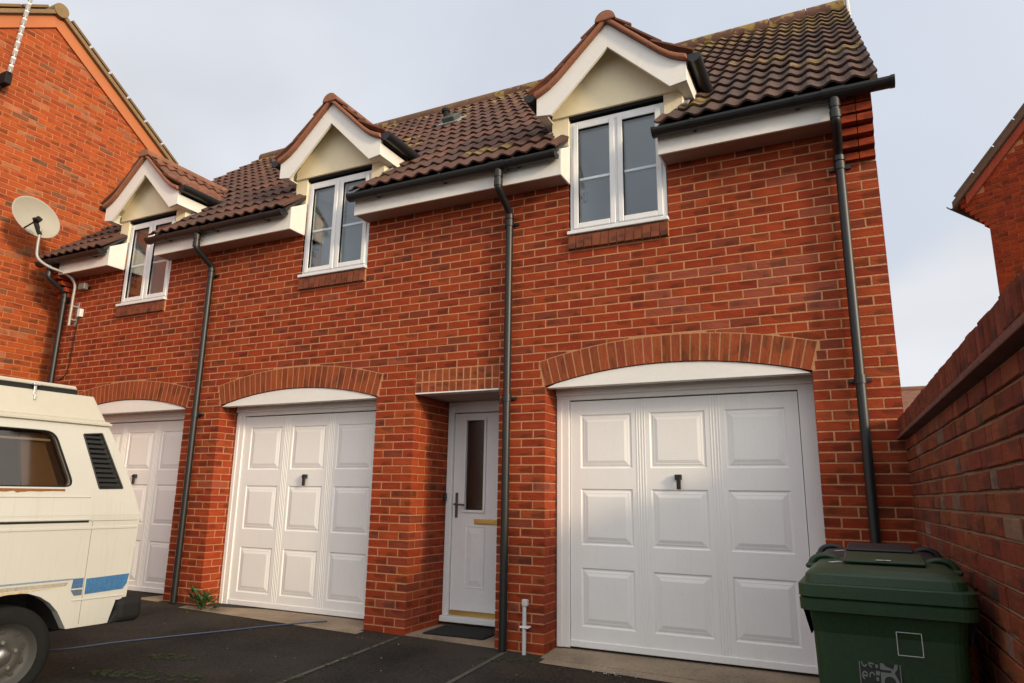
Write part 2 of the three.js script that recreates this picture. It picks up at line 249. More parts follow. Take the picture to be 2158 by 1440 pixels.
for (let k = -6; k < 52; k++) {
  const y0 = (47 - k) * CR, y1 = y0 + CR, ym = (y0 + y1) / 2, odd = ((k % 2) + 2) % 2; let iv = [[-9.9, 0]];
  for (const g of GAR) if (y1 <= SPR + .001) iv = sub(iv, g[0], g[1]);
  if (y1 <= 2.401) iv = sub(iv, DOOR[0], DOOR[1]);
  for (const c of WIN) if (y0 >= 3.374) iv = sub(iv, c - WH, c + WH);
  if (y0 > 3.74) iv = sub(iv, -.2325, 0), iv = sub(iv, -9.9, -9.6675);
  const cutters = (y1 > SPR + .001 && y0 < 2.56) ? GAR.map(g => (g[0] + g[1]) / 2) : [];
  for (const [s, e] of iv) {
    let xr = e; const off = odd ? 0 : .1125;
    while (xr > s + .012) {
      let n = Math.floor((-xr - off) / BK + 1e-6) + 1, xl = -(n * BK + off); if (!odd && xr > -.1125 + 1e-6) xl = -.1125; if (xl < s) xl = s;
      if (xl - s > 0 && xl - s < .035) xl = s;
      const x0 = xl + JT / 2 * (xl > s ? 1 : (Math.abs(s + 9.9) < .01 ? 0 : -0.0)), x1 = xr - JT / 2 * (xr < e ? 1 : 0);
      const edge = xl <= s + 1e-6 || xr >= e - 1e-6, bloomy = (xr < -.25 && xl > -1.95 && y0 > 2.45 && y0 < 3.05 && rnd() < .34) || rnd() < .012, tone = bloomy ? [.32, .072, .038] : pick(); let done = false;
      for (const cx of cutters) if (x1 > cx - 1.145 && x0 < cx + 1.145) {
        const hwR = ARC.half + (Math.min(ym, 2.387) - SPR) * Math.tan(ARC.a) + .012, low = x => { const d = Math.abs(x - cx); if (d < hwR) return ARC.cy + Math.sqrt((ARC.Re + .009) ** 2 - d * d); return -9; };
        let hit = false; for (let i = 0; i <= 20; i++) if (low(x0 + (x1 - x0) * i / 20) > y0 + JT / 2) hit = true;
        if (hit) { cutBrick(x0, x1, y0 + JT / 2, y1 - JT / 2, low, tone); done = true; }
      }
      if (!done && x1 - x0 > .02) bricks.add(brickGeo(x1 - x0, CR - JT, edge && odd === 0 ? .215 : .1025, tone, variant()), T4((x0 + x1) / 2, ym, rr(-.001, .0015)), M.brick);
      xr = xl;
    }
  }
  // bricks turning into the reveals
  const reveal = (x, dir, depth) => { // dir +1: face looks to +x
    let z = odd === 0 ? -.225 : -.1125; const end = -depth; while (z > end + .02) { let zn = Math.max(end, z - BK); if (zn - end < .04) zn = end; const L = z - zn - JT; bricks.add(brickGeo(L, CR - JT, .1, pick(), variant()), T4(x, ym, (z + zn) / 2, dir * Math.PI / 2), M.brick); z = zn; }
  };
  if (y1 <= SPR + .001) for (const g of GAR) { reveal(g[0], 1, REV); reveal(g[1], -1, REV); }
  if (y1 <= SPR + .001) { reveal(DOOR[0], 1, DREC); reveal(DOOR[1], -1, DREC); }
}
/* corbelled kneelers at both ends of the eaves */
for (const [c0, c1] of [[-.225, 0], [-9.9, -9.675]]) for (let i = 0; i < 7; i++) {
  const y0 = 3.75 + i * CR, out = i < 4 ? .055 * (i + 1) : .232; for (let q = 0; q < 2; q++) { const w = (c1 - c0) / 2, x = c0 + w * (q + .5); bricks.add(brickGeo(w - .006, CR - (i < 4 ? .019 : JT), .24, [.36, .055, .018], variant()), T4(x, y0 + CR / 2, out), M.brick); }
}
for (const [c0, c1] of [[-.222, -.006], [-9.894, -9.678]]) obj('corbel_bed', [bx(c0, c1, 4.055, 4.27, -.1, .20), bx(c0, c1, 3.74, 4.05, -.1, -.006)], M.mortarDark, house);
/* right-hand return of the wall is a plain end; arches, lintel and sills */
const archTone = () => { const k = rr(.85, 1.12); return [.315 * k, .072 * k, .027 * k].map(v => Math.round(v * 150) / 150); };
for (const [x0, x1] of GAR) {
  const cx = (x0 + x1) / 2, n = 29, arch = obj('brick_arch', [poly([...arcPts(cx, ARC.R + .004), ...arcPts(cx, ARC.Re - .002).reverse()], -.12, -.0008)], M.mortar, house);
  for (let i = 0; i < n; i++) {
    const t = -ARC.a + 2 * ARC.a * (i + .5) / n, w0 = 2 * ARC.a * ARC.R / n - .013, w1 = 2 * ARC.a * ARC.Re / n - .013, h = .222, g = brickGeo(1, 1, .1, archTone(), variant(), .004).clone();
    const p = g.attributes.position; for (let q = 0; q < p.count; q++) { const f = p.getY(q) + .5; p.setX(q, p.getX(q) * (w0 + (w1 - w0) * f)); p.setY(q, p.getY(q) * h); }
    const uv = g.attributes.uv; for (let q = 0; q < p.count; q++) uv.setXY(q, p.getY(q) + i * .31, p.getX(q) + i * .17);
    const o = obj('arch_brick', g, M.brick, arch); const rm = ARC.R + .111; o.position.set(cx + rm * Math.sin(t), ARC.cy + rm * Math.cos(t), rr(.0012, .003)); o.rotation.z = -t;
  }
}
{
  const lin = obj('door_lintel', [bx(DOOR[0] + .003, DOOR[1] - .003, SPR + .012, 2.397, -.12, -.0012)], M.mortar, house);
  for (let i = 0; i < 12; i++) for (const [a, b] of [[SPR + .008, 2.277], [2.287, 2.396]]) obj('lintel_brick', brickGeo(.062, b - a - .002, .1, archTone(), variant()), M.brick, lin).position.set(DOOR[0] + (i + .5) * .075, (a + b) / 2, rr(.0, .003));
  obj('lintel_flange', [bx(DOOR[0] + .004, DOOR[1] - .004, SPR - .006, SPR + .006, -.11, .008)], M.upvc, lin);
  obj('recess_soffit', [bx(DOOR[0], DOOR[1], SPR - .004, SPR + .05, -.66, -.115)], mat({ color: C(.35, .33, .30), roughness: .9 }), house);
}
for (const c of WIN) {
  const s = obj('brick_sill', [bx(c - WH + .002, c + WH - .002, 3.385, SILL - .012, -.1, .018)], M.mortar, house);
  for (let i = 0; i < 12; i++) { const k = rr(.8, 1.1), o = obj('sill_brick', brickGeo(.066, .125, .12, [.235 * k, .070 * k, .038 * k], variant()), M.brick, s); o.position.set(c - WH + (i + .5) * .075, 3.450, .032 + rr(0, .002)); o.rotation.x = -.10; }
}
/* garage doors: pressed steel, nine raised panels, arched board above */
function panelRings(w, h) { // raised and fielded panel filling a hole in the door skin
  const R = [[0, 0], [.010, -.008], [.020, -.008], [.034, -.003], [.040, -.003], [.066, .004], [.070, .004]], P = [], q = (a, b, c, d) => P.push(...a, ...b, ...c, ...a, ...c, ...d);
  const ring = ([i, z]) => [[-w / 2 + i, -h / 2 + i, z], [w / 2 - i, -h / 2 + i, z], [w / 2 - i, h / 2 - i, z], [-w / 2 + i, h / 2 - i, z]];
  for (let k = 0; k < R.length - 1; k++) { const a = ring(R[k]), b = ring(R[k + 1]); for (let i = 0; i < 4; i++) { const n = (i + 1) % 4; q(a[i], a[n], b[n], b[i]); } } const l = ring(R[R.length - 1]); q(l[0], l[1], l[2], l[3]);
  const g = new THREE.BufferGeometry(); g.setAttribute('position', new THREE.Float32BufferAttribute(P, 3)); g.computeVertexNormals(); return muv(g);
}
const panelG = panelRings(.46, .465);
const rowsY = [1.712, 1.075, .425];
GAR.forEach(([x0, x1], gi) => {
  const cx = (x0 + x1) / 2, z = -REV + .012, yb = .03 + (gi ? .03 * gi : 0), lx0 = cx - .94, lx1 = cx + .94, cols = [cx - .615, cx, cx + .615], holes = [];
  for (const c of cols) for (const y of rowsY) holes.push([[c - .23, y - .2325], [c - .23, y + .2325], [c + .23, y + .2325], [c + .23, y - .2325]]);
  const leaf = obj('garage_door', [poly([[lx0, yb + .05], [lx1, yb + .05], [lx1, 2.065], [lx0, 2.065]], z - .02, z, holes)], M.door, house);
  for (const c of cols) for (const y of rowsY) obj('panel', panelG, M.door, leaf).position.set(c, y, z);
  for (const c of [cx - .3075, cx + .3075]) for (const d of [-.034, -.012, .012, .034]) obj('rib', [rb(c + d - .005, c + d + .005, yb + .06, 2.06, z - .004, z + .0032, .0025, 1)], M.door, leaf);
  obj('bottom_rail', [rb(lx0 - .004, lx1 + .004, yb, yb + .052, z - .03, z + .012, .005)], M.door, leaf);
  obj('frame', [rb(x0 + .003, lx0 - .006, yb - .01, 2.09, z - .04, z + .018, .006), rb(x0 + .010, x0 + .055, yb - .01, 2.09, z + .016, z + .026, .004, 1), rb(lx1 + .006, x1 - .003, yb - .01, 2.09, z - .04, z + .018, .006), rb(x0 + .003, x1 - .003, 2.075, 2.19, z - .04, z + .016, .006), rb(x0 + .003, x1 - .003, 2.115, 2.185, z + .014, z + .04, .006)], M.door, leaf);
  obj('handle', [rb(cx - .028, cx + .028, 1.385, 1.428, z, z + .03, .006), rb(cx - .012, cx + .022, 1.31, 1.40, z + .022, z + .042, .006), rod(V(cx, 1.405, z), V(cx, 1.405, z + .045), .016)], M.black, leaf);
  obj('door_seal', [bx(x0 + .004, x1 - .004, yb - .06, yb - .012, z - .05, z - .012)], M.dark, leaf);
  const arc = arcPts(cx, ARC.R - .004); obj('arch_board', [poly([[x0 + .004, SPR - .015], ...arc.slice(1, -1), [x1 - .004, SPR - .015]], -.10, -.012, null, .004)], M.board, house);
  obj('threshold', [(() => { const g = bx(x0 - .0, x1 + .0, -.08, 0, -.36, .07); const p = g.attributes.position; for (let i = 0; i < p.count; i++) if (p.getY(i) > -.01) p.setY(i, p.getZ(i) > 0 ? gy(p.getX(i), .07) + .006 : yb - .014); g.computeVertexNormals(); return g; })()], M.conc, house);
});
/* front door in its recess */
{
  const z = -DREC, fr = obj('front_door', [(() => poly([[-3.978, .155], [-3.222, .155], [-3.222, 2.05], [-3.978, 2.05]], z - .04, z, [[[-3.842, 1.095], [-3.842, 1.98], [-3.637, 1.98], [-3.637, 1.095]]]))()], M.upvc, house);
  obj('frame', [rb(DOOR[0] + .002, -3.984, .10, 2.17, z - .05, z + .03, .008), rb(-3.216, DOOR[1] - .002, .10, 2.17, z - .05, z + .03, .008), rb(-3.984, -3.216, 2.058, 2.17, z - .05, z + .03, .008)], M.upvc, fr);
  obj('glazing_bead', [rb(-3.868, -3.842, 1.07, 2.005, z - .004, z + .016, .006), rb(-3.637, -3.611, 1.07, 2.005, z - .004, z + .016, .006), rb(-3.842, -3.637, 1.07, 1.096, z - .004, z + .016, .006), rb(-3.842, -3.637, 1.979, 2.005, z - .004, z + .016, .006)], M.upvc, fr);
  obj('pane', [bx(-3.841, -3.638, 1.096, 1.979, z - .022, z - .018)], M.glassObs, fr);
  obj('lower_panel', [(() => { const g = panelRings(.215, .57); g.scale(1, 1, .7); g.translate(-3.715, .655, z + .006); return g; })(), bx(-3.8225, -3.6075, .37, .94, z - .01, z + .0015)], M.upvc, fr);
  obj('letterbox', [rb(-3.73, -3.47, .962, 1.012, z, z + .012, .005), rb(-3.70, -3.50, .974, 1.0, z + .012, z + .018, .003, 1)], M.brass, fr);
  obj('handle', [rb(-3.947, -3.917, 1.02, 1.262, z, z + .012, .005), rod(V(-3.932, 1.15, z), V(-3.932, 1.15, z + .06), .009), rod(V(-3.935, 1.15, z + .055), V(-3.82, 1.145, z + .055), .0095)], M.bronze, fr);
  obj('kick_plate', [bx(-3.976, -3.224, .112, .152, z - .02, z + .006)], M.brass, fr);
  obj('sill', [rb(DOOR[0] + .012, DOOR[1] - .012, .058, .11, z - .05, z + .10, .008)], M.upvc, fr);
  obj('doorbell', [rb(DOOR[0] + .004, DOOR[0] + .028, 1.18, 1.26, z + .05, z + .09, .004)], M.black, house);
  obj('recess_floor', [bx(DOOR[0] + .002, DOOR[1] - .002, -.1, .025, z - .1, -.012)], M.conc, house);
  obj('hall_wall', [bx(-4.0, -3.2, .1, 2.1, -1.3, -1.25)], mat({ color: C(.42, .36, .29), roughness: .9 }), house);
}
/* upstairs windows */
for (const c of WIN) {
  const x0 = c - WH + .008, x1 = c + WH - .008, y0 = SILL + .028, y1 = 4.645, z = -.012, F = .052;
  const w = obj('window', [rb(x0, x0 + F, y0, y1, z - .06, z, .006), rb(x1 - F, x1, y0, y1, z - .06, z, .006), rb(x0 + F, x1 - F, y0, y0 + F, z - .06, z - .0005, .006), rb(x0 + F, x1 - F, y1 - F, y1, z - .06, z - .0005, .006), rb(c - .022, c + .022, y0 + F, y1 - F, z - .06, z - .001, .006)], M.upvc, house);
  for (const [a, b] of [[x0 + F - .018, c - .012], [c + .012, x1 - F + .018]]) {
    const s = .05, d = z + .014, ya = y0 + F - .018, yb = y1 - F + .018;
    obj('casement', [rb(a, a + s, ya, yb, d - .05, d, .008), rb(b - s, b, ya, yb, d - .05, d, .008), rb(a + s, b - s, ya, ya + s, d - .05, d - .0006, .008), rb(a + s, b - s, yb - s, yb, d - .05, d - .0006, .008)], M.upvc, w);
    obj('pane', [bx(a + s - .004, b - s + .004, ya + s - .004, yb - s + .004, d - .022, d - .019)], M.glass, w);
    obj('pane', [bx(a + s - .004, b - s + .004, ya + s - .004, yb - s + .004, d - .044, d - .041)], M.glass, w);
    obj('glazing_bar', [bx(a + s, b - s, 4.055, 4.078, d - .036, d - .027)], M.upvc, w);
    obj('gasket', [bx(a + s, b - s, yb - s - .006, yb - s, d - .03, d - .004), bx(a + s, a + s + .004, ya + s, yb - s - .006, d - .03, d - .006)], M.blackMatt, w);
  }
  obj('handle', [rb(x0 + F + .045, x0 + F + .090, 3.86, 3.965, z - .085, z - .055, .012), rb(x0 + F + .03, x0 + F + .05, 3.90, 3.93, z - .085, z - .055, .006)], M.black, w);
  obj('sill', [rb(c - WH - .005, c + WH + .005, SILL - .002, y0 + .004, -.09, .045, .008)], M.upvc, w);
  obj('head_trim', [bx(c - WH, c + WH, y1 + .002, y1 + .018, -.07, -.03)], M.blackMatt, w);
  // the room behind
  obj('room_lining', [bx(c - .57, c - .55, 3.2, 4.66, -2.6, -.09), bx(c + .55, c + .57, 3.2, 4.66, -2.6, -.09), bx(c - .57, c + .57, 4.62, 4.64, -2.6, -.12), bx(c - .57, c + .57, 3.2, 3.22, -2.6, -.09), bx(c - .57, c + .57, 3.2, 4.64, -2.64, -2.6)], M.room, house);
}

/* eaves: boxed white fascias, gutters, downpipes */
const EAV = [[-1.575, -.232], [-4.725, -2.475], [-7.7625, -5.625], [-9.668, -8.6625]];
EAV.forEach(([x0, x1], i) => {
  const f = obj('eaves_fascia', [rb(x0, x1, 4.022, 4.27, .212, .234, .004)], M.board, house);
  obj('soffit', [bx(x0 + .002, x1 - .002, 4.03, 4.045, .006, .2115)], mat({ color: C(.30, .19, .15), roughness: .8 }), f);  // brown colour stands in for shade and brick bounce under the eaves
  const cap = a => poly([[.008, 4.022], [.236, 4.022], [.236, 4.27], [.06, 4.37], [.008, 4.41]], 0, .016).rotateY(-Math.PI / 2).translate(a, 0, 0);
  if (i > 0) obj('end_cap', [cap(x1 + .016)], M.board, f); if (i < 3) obj('end_cap', [cap(x0)], M.board, f);
});
const gutterProfile = (r, t = .004) => { const p = []; for (let i = 0; i <= 10; i++) { const a = Math.PI + Math.PI * i / 10; p.push([r * Math.cos(a), r * Math.sin(a)]); } for (let i = 10; i >= 0; i--) { const a = Math.PI + Math.PI * i / 10; p.push([(r - t) * Math.cos(a), (r - t) * Math.sin(a)]); } return p; };
const GUT = [[-1.60, .135], [-4.745, -2.49], [-7.80, -5.66], [-9.99, -8.70]], GZ = .304, GY = 4.208;
const PIPES = [-.25, -3.045, -6.96, -9.745];
GUT.forEach(([x0, x1], i) => {
  const g = poly(gutterProfile(.060), 0, x1 - x0); g.rotateY(Math.PI / 2); g.translate(x0, GY, GZ); const gut = obj('gutter', [g], M.black, house);
  for (const x of [x0, x1]) { const s = poly([...gutterProfile(.065).slice(0, 11)], 0, .03); s.rotateY(Math.PI / 2); s.translate(x - .015, GY + .002, GZ); obj('end_stop', [s], M.black, gut); }
  for (let x = x0 + .3; x < x1 - .1; x += .78) { const s = poly(gutterProfile(.0665, .006), 0, .03); s.rotateY(Math.PI / 2); s.translate(x, GY + .001, GZ); obj('bracket', [s, bx(x, x + .03, GY - .05, GY + .0, .236, GZ - .045), rb(x + .003, x + .027, GY - .006, GY + .006, GZ + .05, GZ + .066, .002, 1)], M.black, gut); }
  const px = PIPES[i];
  obj('outlet', [(() => { const s = poly(gutterProfile(.070, .008), 0, .16); s.rotateY(Math.PI / 2); s.translate(px - .08, GY + .001, GZ); return s; })(), rod(V(px, GY - .13, GZ), V(px, GY - .05, GZ), .040)], M.black, gut);
  const yb = i === 0 ? .02 : gy(px, .05) + .01, dp = obj('downpipe', [pipe([V(px, 4.15, GZ), V(px, 4.02, GZ), V(px, 3.965, GZ - .02), V(px, 3.84, .085), V(px, 3.79, .058), V(px, 3.70, .058)], .034, 40, 14), rod(V(px, yb, .058), V(px, 3.70, .058), .034, 18)], M.black, house);
  for (const y of [3.72, 2.08]) obj('pipe_clip', [rod(V(px, y - .03, .058), V(px, y + .03, .058), .041, 18), bx(px - .075, px + .075, y - .012, y + .012, .002, .022)], M.black, dp);
  obj('pipe_collar', [rod(V(px, 3.765, .058), V(px, 3.80, .062), .042, 18), rod(V(px, 3.99, GZ), V(px, 4.05, GZ), .041, 18)], M.black, dp);
});

/* roof tiles: double pantiles */
const TW = .3024, TL = .41;
const tileCache = new Map();
function tileGeo(u0, u1, tone, variantN) {
  const key = [u0.toFixed(3), u1.toFixed(3), tone.join(), variantN].join('|'); if (tileCache.has(key)) return tileCache.get(key);
  const n = Math.max(2, Math.round((u1 - u0) * 13)), P = [], U = [], h = w => { const t = (w * 2 + .5) % 1; return .031 * Math.pow(.5 + .5 * Math.cos(2 * Math.PI * (t - .5)), 1.25); };
  const q = (a, b, c, d) => P.push(...a, ...b, ...c, ...a, ...c, ...d);
  for (let i = 0; i < n; i++) {
    const a = u0 + (u1 - u0) * i / n, b = u0 + (u1 - u0) * (i + 1) / n, ha = h(a), hb = h(b), xa = a * TW, xb = b * TW, f = .034, k = .004;
    q([xa, ha + f, 0], [xb, hb + f, 0], [xb, hb + k, -TL], [xa, ha + k, -TL]); q([xa, ha + f - .017, -.002], [xb, hb + f - .017, -.002], [xb, hb + f, 0], [xa, ha + f, 0]);
    q([xb, hb + f - .017, -.002], [xa, ha + f - .017, -.002], [xa, ha - .012, -TL], [xb, hb - .012, -TL]);
  }
  for (const e of [u0, u1]) { const x = e * TW, y = h(e); q([x, y + .017, 0], [x, y + .034, 0], [x, y + .004, -TL], [x, y - .012, -TL]); }
  let g = new THREE.BufferGeometry(); g.setAttribute('position', new THREE.Float32BufferAttribute(P, 3)); g.computeVertexNormals(); paint(g, tone, hash(variantN, 7, 1) * 3, hash(variantN, 8, 1) * 3);
  tileCache.set(key, g); return g;
}
const TILES = [[.110, .054, .038], [.122, .058, .040], [.098, .050, .037], [.130, .062, .043], [.090, .049, .038], [.138, .064, .043], [.104, .056, .041]];
const T_T = .880, T_A = Math.atan(T_T), E_Z = .335, E_Y = 4.222, RIDGE_Z = -3.27;
const roofY = z => E_Y + T_T * (E_Z - z);
const basis = (X, Y, Z, p) => new THREE.Matrix4().makeBasis(X, Y, Z).setPosition(p);
const tiles = new Pieces(house, 'roof_tile', 'remaining_roof_tiles');
{
  const Yn = V(0, Math.cos(T_A), Math.sin(T_A)), Zd = V(0, -Math.sin(T_A), Math.cos(T_A)), len = (E_Z - RIDGE_Z) / Math.cos(T_A), rows = 14, g = len / rows, X0 = .045;
  for (let r = 0; r < rows; r++) for (let c = 0; c < 33; c++) {
    const xr = X0 - c * TW, xl = xr - TW, s = r * g, z = E_Z - s * Math.cos(T_A), y = E_Y + s * Math.sin(T_A), zm = z - .17 * Math.cos(T_A);
    let segs = [[xl, xr]];
    for (const w of WIN) { const hw = zm > -.02 ? WH - .01 : .585, zback = -.75; if (zm > zback) segs = segs.flatMap(([a, b]) => { const o = []; if (b <= w - hw || a >= w + hw) return [[a, b]]; if (a < w - hw) o.push([a, w - hw]); if (b > w + hw) o.push([w + hw, b]); return o; }); else if (xr < w + .45 && xl > w - .45 && zm > -1.0) segs = []; }
    for (const [a, b] of segs) {
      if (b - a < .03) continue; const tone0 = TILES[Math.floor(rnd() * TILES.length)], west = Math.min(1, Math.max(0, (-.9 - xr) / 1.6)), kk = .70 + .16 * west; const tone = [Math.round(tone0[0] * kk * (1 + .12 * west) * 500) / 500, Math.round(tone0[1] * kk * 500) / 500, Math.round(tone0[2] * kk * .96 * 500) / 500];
      const moss = rnd() < (r > 9 ? .25 + (xr > -1.7 ? .45 : 0) + (r === 13 ? .2 : 0) : (xr > -1.2 ? .16 : .03)) ? M.tileMoss : M.tile;
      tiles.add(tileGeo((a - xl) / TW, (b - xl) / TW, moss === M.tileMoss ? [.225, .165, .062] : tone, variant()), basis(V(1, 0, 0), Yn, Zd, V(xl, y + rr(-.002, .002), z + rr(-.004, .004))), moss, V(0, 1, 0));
    }
  }
  // battened deck under the tiles, cut round the dormers, and the rear slope
  const deck = []; const zs = [[.30, -.02], [-.02, -.75], [-.75, RIDGE_Z]];
  zs.forEach(([za, zb], i) => { let xs = [[-9.91, .02]]; if (i < 2) for (const w of WIN) xs = sub(xs, w - (i ? .585 : WH), w + (i ? .585 : WH)); for (const [a, b] of xs) { const q = poly([[za, roofY(za) - .012], [zb, roofY(zb) - .012], [zb, roofY(zb) - .05], [za, roofY(za) - .05]], 0, b - a); q.rotateY(-Math.PI / 2); q.translate(b, 0, 0); deck.push(q); } });
  const back = poly([[RIDGE_Z, roofY(RIDGE_Z) - .01], [RIDGE_Z * 2 - .3, E_Y - .1], [RIDGE_Z * 2 - .3, E_Y - .15], [RIDGE_Z, roofY(RIDGE_Z) - .06]], 0, 9.95); back.rotateY(-Math.PI / 2); back.translate(.03, 0, 0);
  obj('roof_deck', deck, M.dark, house); obj('rear_roof_slope', [back], mat({ color: C(.1, .05, .035), roughness: .9 }), house);
  const vb = poly([[E_Z + .0, E_Y + .03], [RIDGE_Z, roofY(RIDGE_Z) + .03], [RIDGE_Z, roofY(RIDGE_Z) - .03], [E_Z, E_Y - .03]], 0, .05);
  for (const x of [.045, -9.885]) { const q = vb.clone(); q.rotateY(-Math.PI / 2); q.translate(x, 0, 0); obj('verge_mortar', [q], M.vergeDark, house); }
  obj('ridge_bed', [rod(V(.035, roofY(RIDGE_Z) - .035, RIDGE_Z), V(-9.93, roofY(RIDGE_Z) - .035, RIDGE_Z), .125, 16)], M.verge, house);
  for (let i = 0; i < 22; i++) { const w = 9.98 / 22, q = new THREE.CylinderGeometry(.135, .135, w - .012, 14, 1, false, -Math.PI / 2, Math.PI); q.rotateZ(Math.PI / 2); q.rotateX(-Math.PI / 2 * 0); const p = q; p.computeBoundingBox(); const mossy = rnd() < (i < 8 ? .85 : .4); paintRidge(p, mossy ? [.28, .20, .085] : undefined); const o = obj('ridge_tile', p, mossy ? M.tileMoss : M.tile, house); o.position.set(.04 - w * (i + .5), roofY(RIDGE_Z) - .02, RIDGE_Z); }
}
function paintRidge(g, tone = [.17, .09, .05]) { g = g.index ? g : g; const k = rr(.85, 1.15); paint(g, tone.map(v => v * k), rnd() * 3, rnd() * 3); return g; }
/* vent tile near the ridge */
{ const z = -1.98, y = roofY(z) + .06, x = -4.98, v = obj('roof_vent', [rod(V(x - .08, y, z), V(x - .11, y + .19, z), .045, 16), rod(V(x - .11, y + .17, z), V(x - .115, y + .21, z), .06, 16)], M.blackMatt, house); const a = bx(-.17, .17, -.008, .008, -.16, .16); a.rotateX(T_A); a.translate(x, y - .0, z + .02); obj('vent_flashing', [a], M.lead, v); const b = rb(-.10, .10, 0, .09, -.11, .11, .02); b.rotateX(T_A); b.translate(x, y, z); obj('vent_cowl', [b], mat({ color: C(.05, .06, .05), roughness: .7 }), v); }

/* dormers */
const bargeTop = [[0, 5.425], [.30, 5.137], [.47, 4.975], [.56, 4.905], [.63, 4.868], [.69, 4.842]];
const tileTop = [[0, 5.482], [.30, 5.194], [.47, 5.030], [.56, 4.958], [.63, 4.920], [.70, 4.892]];
const mir = (p, s) => p.map(([x, y]) => [x * s, y]);
for (const c of WIN) {
  const at = g => g.translate(c, 0, 0);
  const d = obj('dormer', [at(poly([[-.60, 4.70], [.60, 4.70], [.60, 4.80], [0, 5.39], [-.60, 4.80]], -.02, .035, null, .004))], M.cream, house, 'cream rendered dormer gable with white bargeboards');
  for (const s of [-1, 1]) {
    obj('bargeboard', [at(poly([...mir(bargeTop, s), [s * .69, 4.668], [s * .545, 4.648], [0, 5.19]], .172, .202, null, .003))], M.board, d);
    obj('verge', [at(poly([...mir(tileTop, s), [s * .705, 4.845], ...mir(bargeTop, s).reverse().slice(0).map(p => [p[0], p[1] + .004])], .150, .250, null, .012))], M.verge, d);
    obj('verge_soffit', [at(poly([...mir(bargeTop, s).map(p => [p[0], p[1] - .01]), [s * .69, 4.80], [s * .56, 4.86], [0, 5.375]], -1.0, .171))], M.cream, d);
    obj('cheek', [at(bx(s * .585, s * .61, 4.15, 4.78, -.85, .012))], M.cream, d);
    obj('corner_post', [at(rb(s * .445, s * .612, 4.40, 4.702, -.06, .014, .004))], M.cream, d);
    obj('side_fascia', [at(rb(s * .668, s * .69, 4.665, 4.845, -.55, .171, .003, 1)), at(bx(s * .60, s * .668, 4.668, 4.680, -.55, .171))], M.board, d);
    obj('flashing', [at(bx(s * .44, s * .625, 4.30, 4.405, -.03, .022)), (() => { const g = bx(-.03, .03, -.008, .008, -.33, .33); g.rotateX(T_A); g.translate(s * .625, roofY(-.22) + .062, -.22); return at(g); })()], M.lead, d);
    const gp = poly([...gutterProfile(.056).slice(0, 11), [.056, .02], [-.056, .02]], 0, .64); gp.translate(s * .757, 4.872, -.42); const gu = obj('dormer_gutter', [at(gp)], M.black, d);
    // tiles on this slope
    const row = (xf, yf, xb, yb, z1, ls) => {
      const a = Math.atan2(yf - yb, xf - xb), dn = V(s * Math.cos(a), Math.sin(a), 0), nm = V(-s * Math.sin(a), Math.cos(a), 0), X = nm.clone().cross(dn); let z = .244, i = 0;
      while (z > z1) { const w = TW, zz = s > 0 ? z : z - w; const t0 = TILES[Math.floor(rnd() * TILES.length)], tone = [Math.round(t0[0] * 1.75 * 200) / 200, Math.round(t0[1] * 1.35 * 200) / 200, Math.round(t0[2] * 1.1 * 200) / 200]; const o = obj('roof_tile', tileGeo(0, 1, tone, variant()), M.tile, d); basis(X, nm, dn, V(c + s * xf, yf, zz)).decompose(o.position, o.quaternion, o.scale); o.scale.z *= ls; z -= w; i++; }
    };
    row(.735, 4.866, .41, 5.075, -.50, 1); row(.455, 5.030, .14, 5.335, -.95, 1); row(.195, 5.280, .02, 5.45, -1.1, .56);
  }
  for (let i = 0; i < 3; i++) { const q = new THREE.CylinderGeometry(.096, .096, .43, 20, 1, false, -Math.PI / 2, Math.PI); q.rotateX(-Math.PI / 2); q.rotateZ(0); q.rotateZ(Math.PI / 2 * 0); paintRidge(q, [.25, .105, .058]); const o = obj('ridge_tile', q, M.tile, d); o.position.set(c, 5.428, .045 - i * .435); }
  obj('ridge_end', [at(poly((() => { const p = []; for (let i = 0; i <= 10; i++) { const a = Math.PI * i / 10; p.push([.096 * Math.cos(a), 5.426 + .096 * Math.sin(a)]); } return p; })(), .20, .262, null, .012))], M.verge, d);
  obj('window_head', [at(bx(-.445, .445, 4.672, 4.699, -.06, .008))], M.blackMatt, d);  // black strip draws the shadow gap and dark timber line above the window
}
/* overflow pipe by the pier */
{ const x = -2.86, p = obj('overflow_pipe', [rod(V(x, -.02, .04), V(x, .39, .04), .017), rb(x - .018, x + .03, .36, .412, .018, .062, .008)], M.plasticGrey, house); obj('pipe_clip', [rb(x - .035, x + .045, .19, .205, .002, .06, .003, 1)], M.upvc, p); }
bricks.build(300); tiles.build(300);

